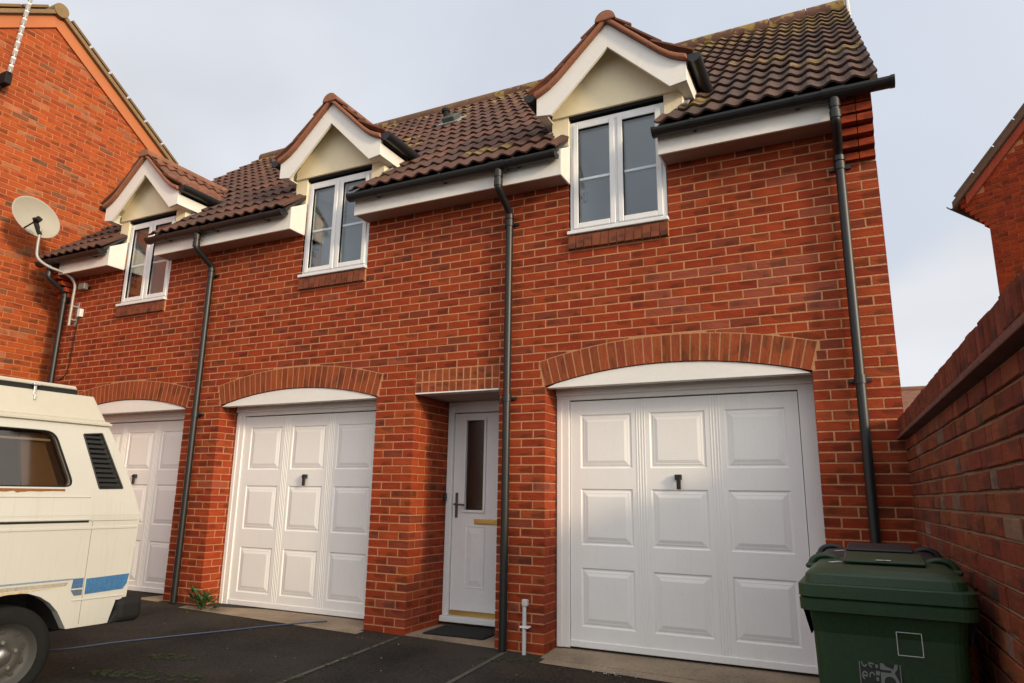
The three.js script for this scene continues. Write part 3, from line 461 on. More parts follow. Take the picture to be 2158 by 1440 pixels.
/* ================= neighbouring houses ================= */
function brickWallPanel(pieces, x0, x1, y0, y1, inside, m4, tones, gap = JT) { // running bond in a local xy plane, +z face
  for (let k = Math.floor(y0 / CR); k * CR < y1; k++) { const ya = k * CR, off = (k % 2) ? .1125 : 0; for (let n = Math.floor((x0 - off) / BK); n * BK + off < x1; n++) { const a = Math.max(x0, n * BK + off), b = Math.min(x1, (n + 1) * BK + off); if (b - a < .03) continue; if (inside && !(inside(a, ya) && inside(b, ya) && inside(a, ya + CR) && inside(b, ya + CR))) continue; pieces.add(brickGeo(Math.round((b - a - gap) * 200) / 200, CR - gap, .06, tones(), variant()), m4.clone().multiply(T4((a + b) / 2, ya + CR / 2, rr(-.001, .002))), M.brick); } }
}
{ // gable of the house on the left, facing our way along the row
  const X = -10.32, RZ = .47, RY = 8.02, t = .69, nb = thing('brick_house', 'tall orange brick gable wall behind the satellite dish', 'house', [X, 0, RZ]);
  const prof = u => RY - t * Math.abs(u); // u: local, +u towards -z
  const hw = 4.6, eav = prof(hw);
  const outl = [[-hw, -.5], [hw, -.5], [hw, eav], [0, RY], [-hw, eav]]; const core = poly(outl, -7.5, -.004); core.rotateY(Math.PI / 2); obj('wall', [core], mat({ color: C(.52, .20, .085), map: grit, roughness: .95 }), nb);
  const P = new Pieces(nb, 'brick', 'remaining_bricks'), m4 = new THREE.Matrix4().makeRotationY(Math.PI / 2);
  const tn = () => { const k = rr(.8, 1.12), o = rnd(); return (o < .14 ? [.40 * k, .135 * k, .06 * k] : o < .18 ? [.22, .075, .04] : [.40 * k, .078 * k, .020 * k]).map(v => Math.round(v * 100) / 100); };
  brickWallPanel(P, -1.8, 4.4, 2.1, RY, (a, y) => y < prof(a) - .03, m4, tn); P.build(300);
  for (const s of [-1, 1]) {
    const L = hw + .15, band = poly([[0, RY + .01], [s * L, prof(L) + .01], [s * L, prof(L) - .20], [0, RY - .20]], 0, .03, null, .004); band.rotateY(Math.PI / 2); obj('verge_band', [band], M.band, nb);
    const cap = poly([[0, RY + .085], [s * L, prof(L) + .085], [s * L, prof(L) + .012], [0, RY + .012]], 0, .09, null, .01); cap.rotateY(Math.PI / 2); obj('verge_tile_edge', [cap], mat({ color: C(.25, .165, .08), map: grit, roughness: .95 }), nb);
    const sl = poly([[0, RY + .06], [s * (L + .2), prof(L + .2) + .06], [s * (L + .2), prof(L + .2) - .0], [0, RY - .0]], -7.5, .0); sl.rotateY(Math.PI / 2); obj('roof_slope', [sl], mat({ color: C(.16, .075, .045), map: grit, roughness: .9 }), nb);
    const n = 12; for (let i = 0; i < n; i++) { const u0 = s * (.15 + i * .34), q = bx(-.30, .085, -.0, .035, -.19, .19); q.rotateX(s > 0 ? -Math.atan(t) * -1 * -1 : Math.atan(t)); q.translate(0, prof(Math.abs(u0) + .17) + .115, -(u0 + s * .17)); const g = q; const o = obj('verge_tile', [g], mat({ color: C(.22, .13, .06), map: grit, roughness: .95 }), nb); }
  }
  const rt = new THREE.CylinderGeometry(.105, .105, .5, 20); rt.rotateZ(Math.PI / 2); rt.translate(-.15, RY + .06, 0); obj('ridge_tile', [rt], mat({ color: C(.27, .18, .085), map: grit, roughness: .95 }), nb);
}
{ // dark gable on the right beyond the garden wall
  const A = -32 * RAD, nb = thing('brick_house', 'brick gable with stepped corbels at its eaves beyond the boundary wall', 'house', [1.72, 0, -6.0], A);
  const EY = 5.98, t = Math.tan(44 * RAD), W = 6.4, prof = u => EY + t * Math.min(u, W - u) - .0;
  const core = poly([[0, -.5], [W, -.5], [W, 5.4], [W + .3, EY - .1], [W / 2, prof(W / 2)], [-.30, EY - .36], [-.0, 5.2]], -8, -.008); obj('wall', [core], M.mortar, nb);
  const P = new Pieces(nb, 'brick', 'remaining_bricks'); const tn = () => { const k = rr(.8, 1.15); return [.33 * k, .054 * k, .017 * k].map(v => Math.round(v * 120) / 120); };
  brickWallPanel(P, 0, 2.6, 1.8, 8.2, (a, y) => y < prof(a) - .02, new THREE.Matrix4(), tn, .008);
  for (let i = 0; i < 7; i++) { const L = .056 * (i + 1); P.add(brickGeo(L, .067, .5, [.33, .054, .017], i), T4(-L / 2 - .002, 5.175 + .0375 + i * CR, .003), M.brick); }
  P.build(300);
  for (const s of [0, 1]) { const f = u => s ? W - u : u; const q = (a, b, e = -.42) => [[f(e), EY + e * t + b], [f(W / 2), prof(W / 2) + b], [f(W / 2), prof(W / 2) + a], [f(e), EY + e * t + a]]; obj('verge_band', [poly(q(-.17, -.02, -.24), -.01, .035, null, .004)], mat({ color: C(.40, .075, .035), map: grit, roughness: .9 }), nb); obj('verge_tile_edge', [poly(q(-.01, .10), -.3, .075, null, .008)], M.vergeTile, nb); obj('roof_slope', [poly(q(.02, .085), -8, -.31)], mat({ color: C(.1, .055, .04), roughness: .9 }), nb);
    for (let i = 0; i < 12; i++) { const u = -.40 + i * .30, g = bx(-.2, .2, 0, .035, -.3, .07); g.rotateZ(s ? -44 * RAD : 44 * RAD); g.translate(f(u + .18), EY + t * (u + .18) + .105, 0); obj('verge_tile', [g], M.vergeTile, nb); } }
  const g = poly(gutterProfile(.06), -8, .06); g.translate(-.45, 5.635, 0); obj('gutter', [g], M.black, nb);
}
{ // low tiled roof far behind, seen over the end of the wall
  const nb = thing('distant_house', 'distant brown tiled roof between house corner and boundary wall', 'house', [1.5, 0, -16]);
  obj('wall', [bx(-7, 7, -.5, 2.9, -6, 0)], mat({ color: C(.35, .12, .06), map: grit, roughness: .9 }), nb);
  const rm = mat({ color: C(.23, .10, .06), map: tileTex(.0, 301), roughness: .9 }); for (const s of [-1, 1]) obj('roof_slope', [poly(s < 0 ? [[.35, 2.75], [-3, 4.62], [-3, 4.52], [.35, 2.65]] : [[-6.35, 2.75], [-3, 4.62], [-3, 4.52], [-6.35, 2.65]], 0, 14.4).rotateY(-Math.PI / 2).translate(7.2, 0, 0)], rm, nb);
  for (let i = 0; i < 11; i++) { const s = i * .34, y = 2.75 + s * .487, z = .35 - s * .873, g = bx(-7.2, 7.2, .0, .03, -.36, 0); g.rotateX(.509); g.translate(0, y + .01, z); obj('tile_course', [g], rm, nb); }
  obj('ridge', [rod(V(-7.2, 4.62, -3), V(7.2, 4.62, -3), .12)], rm, nb);
}

/* ================= boundary wall ================= */
{
  const bw = thing('boundary_wall', 'weathered brick garden wall with brick-on-edge coping beside the wheelie bins', 'wall', [-.014, 0, .0], .030);
  const Lw = 4.05; obj('wall_core', [bx(.012, .20, -.7, 1.652, .006, Lw)], M.mortarDark, bw);
  const P = new Pieces(bw, 'brick', 'remaining_bricks'), m4 = new THREE.Matrix4().makeRotationY(-Math.PI / 2); // local x -> +z
  const tn = () => { const o = rnd(), k = rr(.8, 1.15); const c = o < .22 ? [.30, .085, .045] : o < .42 ? [.34, .12, .055] : o < .55 ? [.25, .09, .055] : o < .60 ? [.22, .12, .08] : o < .72 ? [.38, .14, .06] : o < .77 ? [.32, .23, .18] : [.29, .08, .042]; return [c[0] * .80, c[1] * .62, c[2] * .56].map(v => Math.round(v * k * 120) / 120); };
  for (let k = -8; k < 22; k++) { const ya = 1.5 - (20 - k) * CR + CR * .0; let x = (k % 2) ? -.05 : -.16, i = 0; while (x < Lw) { const st = (i++ % 3 === 2) ? .1125 : BK, a = Math.max(.008, x), b = Math.min(Lw, x + st); x += st; if (b - a < .03) continue; P.add(brickGeo(Math.round((b - a - JT) * 200) / 200, CR - .012, .09, tn(), variant(), .004), m4.clone().multiply(T4((a + b) / 2, ya + CR / 2 + rr(-.0015, .0015), rr(-.002, .003))), M.brick); } }
  P.build(300);
  for (let i = 0; i < 2; i++) for (let z = .01; z < Lw - .1; z += .27) { const k = rr(.8, 1.1); obj('creasing_tile', [rb(-.035 - (i ? .0 : .012), .235, 1.654 + i * .020, 1.672 + i * .020, z + (i ? .1 : 0), z + .262 + (i ? .1 : 0), .004, 1)], mat2(k), bw); }
  const cop = new Pieces(bw, 'coping_brick', 'remaining_coping_bricks'); for (let z = .05; z < Lw; z += .0745) { const g = brickGeo(.064, .108, .235, (() => { const k = rr(.75, 1.15); return [.24 * k, .058 * k, .030 * k].map(v => Math.round(v * 120) / 120); })(), variant(), .008); cop.add(g, m4.clone().multiply(T4(z, 1.748 + rr(-.003, .003), .028 + rr(-.003, .003))), M.brick); }
  cop.build(300); obj('coping_bed', [bx(-.012, .20, 1.695, 1.793, .02, Lw)], M.mortarDark, bw);
}
function mat2(k) { const key = Math.round(k * 5); mat2.c = mat2.c || {}; return mat2.c[key] || (mat2.c[key] = mat({ color: C(.2 * key / 5, .075 * key / 5, .05 * key / 5), map: grit, roughness: .9 })); }

/* ================= paving details ================= */
for (const [x, z1] of [[-4.055, 3.2], [-3.02, 2.8]]) struct('edging_strip', [strip(x - .02, x + .02, .03, z1, .006)], M.edging);
struct('concrete_apron', [strip(-6.75, -4.45, .055, .17, .004)], M.conc);
struct('concrete_apron', [strip(-2.66, -.45, .055, .20, .004)], M.conc);
{ const g = rb(-.30, .30, 0, .014, -.21, .21, .005, 1); const m = tag(obj('doormat', [g], mat({ color: C(.012, .012, .013), map: grit, roughness: 1, bumpMap: gritBump, bumpScale: .006 }), scene), 'black rubber doormat in front of the white front door', 'doormat'); m.position.set(-3.63, .026, -.32); m.rotation.y = .04; }
{ // thin blue rope lying across the drive
  const p = [[-6.6, 1.95], [-6.22, 1.72], [-6.0, 1.33], [-5.68, .86], [-5.5, .60], [-5.34, .36], [-5.1, .06], [-4.95, -.03]].map(([x, z]) => V(x, gy(x, z) + .010 + (z < .05 ? .012 : 0), z)); const g = pipe(p, .0065, 80, 8, .5); tag(obj('rope', [g], M.hose, scene), 'thin blue rope lying across the tarmac by the middle garage', 'rope');
}
{ // moss and grit
  const L = []; const spots = [[-5.02, 1.80, .45, .09, 80], [-5.25, 1.40, .26, .07, 45], [-4.05, .9, .06, .9, 60], [-2.9, .25, .25, .05, 26]];
  for (const [x, z, a, b, n] of spots) for (let i = 0; i < n; i++) { const r = Math.sqrt(rnd()), t = rnd() * 6.283, px = x + a * r * Math.cos(t), pz = z + b * r * Math.sin(t) + a * r * Math.cos(t) * -.3, g = new THREE.IcosahedronGeometry(rr(.008, .024), 1); g.scale(1, .35, 1); g.translate(px, gy(px, pz) + .003, pz); L.push(g); }
  const o = obj('moss', L, M.moss, scene); o.userData = { label: 'low green moss growing in patches on the tarmac', category: 'moss', kind: 'stuff' };
  const G = []; for (let i = 0; i < 90; i++) { const big = i < 46, px = big ? -2.02 + (rnd() + rnd() - 1) * .34 : rr(-6.5, -.8), pz = big ? .16 + (rnd() + rnd() - 1) * .13 : rr(.2, 2.4), g = new THREE.IcosahedronGeometry(big ? rr(.004, .009) : rr(.003, .007), 0); g.scale(1, .6, 1); g.rotateY(rnd() * 6); g.translate(px, gy(px, pz) + .004, pz); G.push(g); }
  const q = obj('gravel', G, M.pebble, scene); q.userData = { label: 'scattered pale stone chips on the drive', category: 'gravel', kind: 'stuff' };
}
{ // weed at the foot of the pier
  const w = thing('weed', 'small leafy green weed growing at the foot of the brick pier', 'plant', [-6.44, gy(-6.44, .1), .10]); w.scale.setScalar(1.2);
  const leaf = (L, W) => { const s = new THREE.Shape(); s.moveTo(0, 0); s.quadraticCurveTo(W, L * .35, W * .55, L * .7); s.lineTo(W * .35, L * .72); s.quadraticCurveTo(.1 * W, L * .9, 0, L); s.quadraticCurveTo(-.1 * W, L * .9, -W * .35, L * .72); s.lineTo(-W * .55, L * .7); s.quadraticCurveTo(-W, L * .35, 0, 0); const g = new THREE.ShapeGeometry(s, 4); const p = g.attributes.position; for (let i = 0; i < p.count; i++) p.setZ(i, -.35 * p.getY(i) ** 2 / L + Math.abs(p.getX(i)) * .3); g.computeVertexNormals(); return g; };
  for (let i = 0; i < 64; i++) { const g = leaf(rr(.05, .13), rr(.012, .03)); g.rotateX(rr(-1.25, -.15)); g.rotateY(rnd() * 6.283); const r = rr(0, .13), t = rnd() * 6.283; g.translate(r * Math.cos(t) * 1.35, rr(.0, .09) + (i < 12 ? .05 : 0), Math.abs(r * Math.sin(t)) * .8); obj('leaf', [g], M.leaf, w); }
  for (let i = 0; i < 7; i++) { const t = rnd() * 6.28; obj('stem', [rod(V(0, -.01, .02), V(.1 * Math.cos(t), rr(.08, .17), .03 + .06 * Math.abs(Math.sin(t))), .003, 5)], M.leaf, w); }
}

/* ================= satellite dish, aerials, wall fittings ================= */
{
  const s = thing('satellite_dish', 'grey oval satellite dish on a bent pole above the left gutter', 'satellite dish', [-9.50, 3.4, 0]);
  obj('wall_pole', [pipe([V(0, -.06, .09), V(0, .30, .09), V(.0, .52, .10), V(-.05, .63, .20), V(-.18, .70, .36), V(-.27, .80, .46), V(-.285, .95, .48), V(-.285, 1.20, .48)], .019, 60, 12, .5)], M.galv, s);
  obj('wall_bracket', [rb(-.03, .03, -.05, .28, .002, .012, .003, 1), bx(-.02, .02, .02, .04, .01, .09), bx(-.02, .02, .2, .22, .01, .09)], M.galv, s);
  const n = V(.985, .02, .15).normalize(), up = V(0, 1, 0), X = up.clone().cross(n).normalize(), Y = n.clone().cross(X), roll = -.55, X2 = X.clone().multiplyScalar(Math.cos(roll)).addScaledVector(Y, Math.sin(roll)), Y2 = n.clone().cross(X2), c = V(-.31, 1.34, .55), m = basis(X2, Y2, n, c);
  const prof = []; for (let i = 0; i <= 14; i++) { const r = i / 14; prof.push(new THREE.Vector2(r, .10 * r * r)); } for (let i = 14; i >= 0; i--) { const r = i / 14 * .995; prof.push(new THREE.Vector2(r, .10 * r * r - .018)); } const g = new THREE.LatheGeometry(prof, 48); g.rotateX(Math.PI / 2); g.scale(.31, .235, .55); g.translate(0, 0, -.03); g.applyMatrix4(m); obj('reflector', [g], M.dish, s);
  const L = V(.0, -.17, .34).applyMatrix4(m); obj('feed_arm', [rod(V(0, -.225, .01).applyMatrix4(m), L, .010)], M.blackMatt, s); const lnb = rb(-.035, .035, -.03, .03, -.045, .045, .01); lnb.applyMatrix4(basis(X2, Y2, n, L)); obj('receiver', [lnb], M.blackMatt, s);
  obj('mount', [rod(V(-.285, 1.12, .48), c.clone().addScaledVector(n, -.03), .03)], M.blackMatt, s);
}
{ const j = thing('junction_box', 'small white cable box on the wall beside the left downpipe', 'cable box', [-9.40, 3.52, .0]); obj('box_body', [rb(-.035, .035, -.055, .055, .001, .05, .010)], M.upvc, j); obj('cable', [pipe([V(-.02, -.06, .03), V(-.06, -.3, .02), V(-.07, -.62, .02), V(-.10, -.8, .02), V(-.22, -.88, .02), V(-.30, -.88, .02)], .006, 40, 6)], M.blackMatt, j); }
{ const j = thing('security_light', 'small grey floodlight under the left eaves', 'light fitting', [-9.33, 3.86, .0]); obj('lamp_housing', [rb(-.065, .065, -.045, .045, .05, .115, .015)], mat({ color: C(.16, .16, .14), roughness: .5 }), j); obj('arm', [rod(V(0, 0, 0), V(0, 0, .07), .02)], M.blackMatt, j); }
{ // aerial fixed to the left gable
  const a = thing('television_aerial', 'white rod television aerial fixed to the left gable wall', 'aerial', [-10.32, 6.55, 1.02]);
  const p0 = V(.20, .15, .0), p1 = V(.26, 1.75, -.08); obj('boom', [rod(p0, p1, .016)], M.galv, a);
  for (let i = 0; i < 13; i++) { const p = p0.clone().lerp(p1, (i + .5) / 13); obj('element', [rod(p.clone().add(V(-.03, -.028, -.01)), p.clone().add(V(.03, .028, .01)), .030, 6)], M.upvc, a); }
  obj('wall_bracket', [rb(-.01, .20, -.02, .16, -.05, .04, .02), rod(V(0, -.1, 0), V(.2, .15, 0), .02)], M.blackMatt, a);
}
{ const a = thing('aerial_mast', 'thin pale aerial mast behind the mossy right-hand verge', 'aerial', [.05, 5.9, -3.4]); obj('mast', [rod(V(.02, 0, 0), V(.02, 2.6, 0), .022)], M.galv, a); obj('mast_upper', [rod(V(.055, 1.2, 0), V(-.01, 3.2, 0), .012)], M.upvc, a); obj('bracket', [bx(-.09, .06, .2, .26, -.03, .03)], M.galv, a); }

/* ================= camper van ================= */
{
  const van = thing('camper_van', 'old cream camper van with raised roof and blue side stripe', 'van', [-5.23, -.10, 2.94], -.064);
  const TH = y => -.12 * Math.max(0, y - 1.16); // tumblehome
  const bend = (g, side) => { const p = g.attributes.position; for (let i = 0; i < p.count; i++) p.setX(i, p.getX(i) + side * TH(p.getY(i))); g.computeVertexNormals(); return g; };
  // side drawn as (s, y), s towards the tail; local z = -s
  const rise = (pts) => pts; const arch = (c, r, y) => { const o = []; for (let i = 0; i <= 14; i++) { const a = Math.PI * i / 14; const x = c - r * Math.cos(a) * (1), yy = .30 + r * 1.08 * Math.sin(a); o.push([x, Math.max(y, yy)]); } return o; };
  const side = [[1.005, .57], [1.02, .85], [1.035, 1.16], [.985, 1.30], [.90, 1.50], [.80, 1.70], [.745, 1.80], [-2.85, 1.80], [-3.3, 1.30], [-3.42, .95], [-3.38, .45], ...arch(-2.2, .36, .42), ...arch(.26, .355, .42), [.89, .42], [.93, .57]];
  const win1 = (() => { const P = [[.545, 1.35], [.385, 1.728], [-.80, 1.728], [-.80, 1.345]]; const s = new THREE.Shape(); return P; })();
  const roundP = (P, r, n = 5) => { const o = []; for (let i = 0; i < P.length; i++) { const a = P[(i + P.length - 1) % P.length], b = P[i], c = P[(i + 1) % P.length], u = [a[0] - b[0], a[1] - b[1]], v = [c[0] - b[0], c[1] - b[1]], lu = Math.hypot(...u), lv = Math.hypot(...v), p = [b[0] + u[0] / lu * r, b[1] + u[1] / lu * r], q = [b[0] + v[0] / lv * r, b[1] + v[1] / lv * r]; for (let k = 0; k <= n; k++) { const t = k / n; o.push([(1 - t) ** 2 * p[0] + 2 * t * (1 - t) * b[0] + t * t * q[0], (1 - t) ** 2 * p[1] + 2 * t * (1 - t) * b[1] + t * t * q[1]]); } } return o; };
  const w1 = roundP(win1, .07), w2 = roundP([[-.95, 1.345], [-.95, 1.728], [-2.0, 1.728], [-2.0, 1.345]], .07), w3 = roundP([[-2.12, 1.30], [-2.12, 1.728], [-2.72, 1.728], [-3.05, 1.30]], .05);
  const vent = [[.575, 1.72], [.705, 1.735], [.885, 1.35], [.715, 1.345]];
  const flip = P => P.map(([s, y]) => [-s, y]);
  const panel = (x0, x1) => { const sh = new THREE.Shape(flip(side).map(p => new THREE.Vector2(...p))); for (const h of [w1, w2, w3, vent]) sh.holes.push(new THREE.Path(flip(h).map(p => new THREE.Vector2(...p)))); const g = new THREE.ExtrudeGeometry(sh, { depth: x1 - x0 - .05, bevelEnabled: true, bevelSize: .025, bevelThickness: .025, bevelOffset: -.012, bevelSegments: 4 }); g.translate(0, 0, .025); g.rotateY(-Math.PI / 2); g.scale(-1, 1, 1); return clean(g); };
  // extrude in (z, y) then stand it up: local x = depth
  const stand = (pts, x0, x1, holes, bevel) => { const g = poly(pts.map(([s, y]) => [s, y]), 0, x1 - x0, holes, bevel); const p = g.attributes.position; for (let i = 0; i < p.count; i++) { const s = p.getX(i), y = p.getY(i), d = p.getZ(i); p.setXYZ(i, x0 + d, y, -s); } const h = clean(g); h.computeVertexNormals(); return h; }; // handed: (s,y,d)->(d,y,-s) keeps orientation
  const dense = (g) => g;
  const upper = [[1.035, 1.16], [.985, 1.30], [.90, 1.50], [.80, 1.70], [.745, 1.80], [-2.85, 1.80], [-3.3, 1.30], [-3.36, 1.16]], lower = [[1.005, .57], [1.02, .85], [1.035, 1.16], [-3.36, 1.16], [-3.42, .95], [-3.38, .45], ...arch(-2.2, .36, .42), ...arch(.26, .355, .42), [.89, .42], [.93, .57]];
  const body = obj('body', [stand(lower, -.075, 0, null, .002), bend(stand(upper, -.075, 0, [w1, w2, w3, vent], .002), 1)], M.van, van);
  obj('tail_edge', [new THREE.TubeGeometry(new THREE.CatmullRomCurve3([[.985, .57], [1.0, .85], [1.015, 1.16], [.965, 1.30], [.88, 1.50], [.78, 1.70], [.725, 1.79]].map(([a, y]) => V(-.026 + TH(y), y, -a)), false, 'catmullrom', .3), 40, .025, 10)], M.van, van);
  obj('body_side', [(() => { const g = stand(side, -1.84, -1.765, [w1, w2, w3], .022); const p = g.attributes.position; for (let i = 0; i < p.count; i++) p.setX(i, p.getX(i) - TH(p.getY(i))); g.computeVertexNormals(); return g; })()], M.van, van);
  const tail = [[1.0, .45], [1.012, .85], [1.028, 1.16], [.978, 1.30], [.893, 1.50], [.793, 1.70], [.738, 1.79]]; obj('tailgate', [stand([...tail, ...tail.map(([s, y]) => [s - .05, y - .01]).reverse()], -1.76, -.08)], M.van, van);
  const nose = [[-3.40, .45], [-3.43, .95], [-3.31, 1.30]]; obj('nose', [stand([...nose, ...nose.map(([s, y]) => [s + .05, y]).reverse()], -1.76, -.08)], M.van, van); obj('windscreen', [stand([[-3.29, 1.31], [-2.87, 1.79], [-2.86, 1.79], [-3.28, 1.31]], -1.72, -.12)], M.glassDim, van);
  obj('floor_pan', [bx(-1.76, -.63, .43, .48, -.85, 3.35)], M.undersideShade, van); obj('interior', [bx(-1.70, -1.0, .50, 1.2, .2, 1.4), bx(-1.70, -.10, .80, 1.30, -.93, .16)], mat({ color: C(.22, .11, .055), roughness: .9 }), van);  // interior brown stands in for brickwork mirrored in the side window
  obj('wheel_housing', [bx(-.62, -.08, .66, .74, -.66, .14), bx(-.62, -.6, .12, .66, -.66, .14), bx(-.6, -.085, .40, .66, -.68, -.64), bx(-.6, -.085, .40, .66, .12, .16)], M.undersideShade, van);
  obj('roof_skin', [bx(-1.70, -.14, 1.79, 1.815, -.74, 2.85)], M.van, van);
  // gutter and raised roof
  obj('rain_gutter', [rb(-.105, -.055, 1.79, 1.812, -.765, 2.86, .006), bx(-.112, -.07, 1.812, 1.822, -.75, 2.85)], M.vanRoof, van);
  const rbase = (x0, x1) => stand([[.745, 1.822], [.655, 2.005], [-2.4, 2.01], [-2.8, 1.822]], x0, x1, null, .015); const rg = rbase(-1.72, -.10); { const p = rg.attributes.position; for (let i = 0; i < p.count; i++) { const f = Math.max(0, p.getY(i) - 1.822) / .19; p.setX(i, p.getX(i) + (p.getX(i) > -.9 ? -.05 : .05) * f); } rg.computeVertexNormals(); } obj('raised_roof', [rg], M.vanRoof, van);
  obj('roof_seal', [bx(-1.66, -.158, 2.004, 2.036, -.535, 2.3)], M.rubber, van);
  obj('roof_lid', [(() => { const g = stand([[.53, 2.036], [.515, 2.062], [-2.2, 2.075], [-2.35, 2.036]], -1.67, -.145, null, .01); return g; })()], M.vanRoof, van);
  obj('roof_latch', [rb(-.148, -.135, 1.965, 2.05, -.255, -.235, .004, 1), rb(-.145, -.118, 1.93, 1.97, -.252, -.238, .004, 1), rb(-.15, -.115, 2.03, 2.045, -.268, -.222, .004, 1)], M.steel, van);
  // glazing
  for (const w of [w1, w2, w3]) { const g = stand(w, -.052, -.047); bend(g, 1); const pane = obj('side_window', [g], M.glassDim, van); const pts = w.map(([s, y]) => V(-.012 + TH(y), y, -s)); obj('window_seal', [new THREE.TubeGeometry(new THREE.CatmullRomCurve3(pts, true, 'catmullrom', 0), 120, .0095, 8, true)], M.rubber, pane); }
  obj('curtain', [bend(stand([[.50, 1.36], [.36, 1.72], [.22, 1.72], [.27, 1.36]], -.16, -.13), 1)], mat({ color: C(.18, .13, .09), roughness: .95 }), van); obj('curtain_rail', [bx(-.17, -.15, 1.66, 1.675, -.4, .8)], M.plasticGrey, van);
  { const e = []; for (let i = 0; i <= 60; i++) { const s = -.8 + 1.28 * i / 60; e.push([s, 1.328 - .016 * fbm(i / 60, .3, 24, 4, 3, 7) - (hash(i, 2, 9) > .9 ? .010 : 0)]); } const g = stand([[.48, 1.338], ...e.slice().reverse().map(p => p), [-.8, 1.338]], 0, .0016); { const p = g.attributes.position; for (let i = 0; i < p.count; i++) p.setX(i, p.getX(i) + .001 + TH(p.getY(i))); } obj('rust_edge', [g], M.rust, van); }
  // engine vent with slats
  const vb = obj('engine_vent', [bend(stand([[.565, 1.73], [.715, 1.745], [.90, 1.34], [.70, 1.335]], -.07, -.045), 1)], M.dark, van);
  for (let i = 0; i < 11; i++) { const f = (i + .35) / 11, y = 1.722 - .372 * f, s0 = .578 + .138 * f, s1 = .707 + .178 * f, g = bx(-.045, .004, -.013, .003, -s1 + .006, -s0 - .004); g.rotateZ(0); g.translate(TH(y) - .004, y, 0); const h = new THREE.Matrix4(); obj('vent_slat', [g], M.black, vb); }
  obj('vent_rim', [...[[vent[0], vent[1]], [vent[1], vent[2]], [vent[2], vent[3]], [vent[3], vent[0]]].map(([a, b]) => rod(V(TH(a[1]) - .002, a[1], -a[0]), V(TH(b[1]) - .002, b[1], -b[0]), .007, 8))], M.black, vb);
  // swages and rail
  obj('slide_rail', [bx(-.01, .0015, 1.112, 1.126, -.66, 2.4)], M.rubber, van); obj('rail_cover', [rb(-.012, .010, 1.126, 1.142, -.67, 2.4, .006)], M.van, van);
  for (const [y, s1, w] of [[1.075, 1.02, .010], [1.285, .66, .006], [.60, .98, .006]]) obj('swage_line', [rb(-.012, .005, y - w, y + w, -s1, y === .6 ? -.62 : 2.9, .0045)], M.van, van).position.x = TH(y);
  obj('panel_seam', [bx(-.006, .0012, 1.12, 1.124, -1.02, -.67), bx(-.006, .0012, .44, 1.12, -.689, -.686)], mat({ color: C(.20, .18, .14), roughness: .9 }), van);
  // tape stripes
  const tape = (pts, col, name) => { const g = stand(pts, 0, .0014); const p = g.attributes.position; for (let i = 0; i < p.count; i++) p.setX(i, p.getX(i) + .0012 + TH(p.getY(i))); return obj(name, [g], mat({ color: col, map: tex(256, (u, v) => { const s = sm(.30, .62, fbm(u, v, 60, 3, 3, Math.round(col.r * 999))); const k = .75 + .4 * (fbm(u, v, 30, 30, 2, 3) - .5); return [k * (1 - s * .2) + s * .12, k + s * .12, k + s * .12]; }, .35), roughness: .5 }), van); };
  tape([[.70, .735], [1.005, .745], [.995, .68], [.97, .642], [.70, .632]], C(.045, .15, .33), 'blue_stripe'); tape([[.612, .742], [.680, .742], [.680, .678], [.605, .678]], C(.06, .13, .27), 'blue_stripe'); tape([[.602, .668], [.680, .668], [.680, .63], [.63, .63]], C(.09, .12, .16), 'blue_stripe');
  tape([[-2.9, .742], [.61, .745], [.61, .735], [-2.9, .728]], C(.22, .26, .36), 'pinstripe'); tape([[-2.9, .715], [.58, .722], [.57, .700], [-2.9, .682]], C(.42, .34, .28), 'pinstripe'); tape([[-2.9, .678], [.50, .695], [.30, .680], [-2.9, .650]], C(.62, .45, .30), 'pinstripe');
  // bumper and exhaust
  obj('rear_bumper', [(() => { const g = new RoundedBoxGeometry(1.90, .17, .20, 4, .05); g.translate(-.915, .495, -1.03); return g; })(), (() => { const g = stand([[.88, .41], [1.06, .43], [1.12, .50], [1.12, .585], [.975, .585], [.93, .50]], -.20, .018, null, .02); return g; })()], M.blackMatt, van);
  obj('exhaust', [rod(V(-.65, .33, -.55), V(-.65, .33, -1.0), .03), rb(-1.1, -.7, .30, .44, -.9, -.6, .04)], M.undersideShade, van);
  // wheels
  const wheel = (zc) => {
    const R = .300, tp = [[.17, -.09], [.255, -.10], [.292, -.085], [R, -.06], [R, .06], [.292, .085], [.255, .10], [.195, .092], [.19, .07]].map(p => new THREE.Vector2(...p)); const t = new THREE.LatheGeometry(tp, 48); t.rotateZ(-Math.PI / 2); t.translate(-.135, .30, zc); const wh = obj('wheel', [t], M.tyre, van);
    const rp = [[.0, .03], [.06, .03], [.075, .055], [.12, .05], [.15, .03], [.175, .06], [.192, .085], [.198, .092]].map(p => new THREE.Vector2(...p)); const r = new THREE.LatheGeometry(rp, 40); r.rotateZ(-Math.PI / 2); r.translate(-.115, .30, zc); obj('rim', [r], M.rim, wh);
    const cp = [[0, .10], [.035, .097], [.055, .08], [.06, .04]].map(p => new THREE.Vector2(...p)); const c = new THREE.LatheGeometry(cp, 24); c.rotateZ(-Math.PI / 2); c.translate(-.115, .30, zc); obj('hub_cap', [c], mat({ color: C(.35, .35, .34), metalness: .9, roughness: .3 }), wh);
    for (let i = 0; i < 5; i++) { const a = i * 1.2566; obj('wheel_nut', [rod(V(-.07, .30 + .085 * Math.cos(a), zc + .085 * Math.sin(a)), V(-.045, .30 + .085 * Math.cos(a), zc + .085 * Math.sin(a)), .012, 6)], M.steel, wh); }
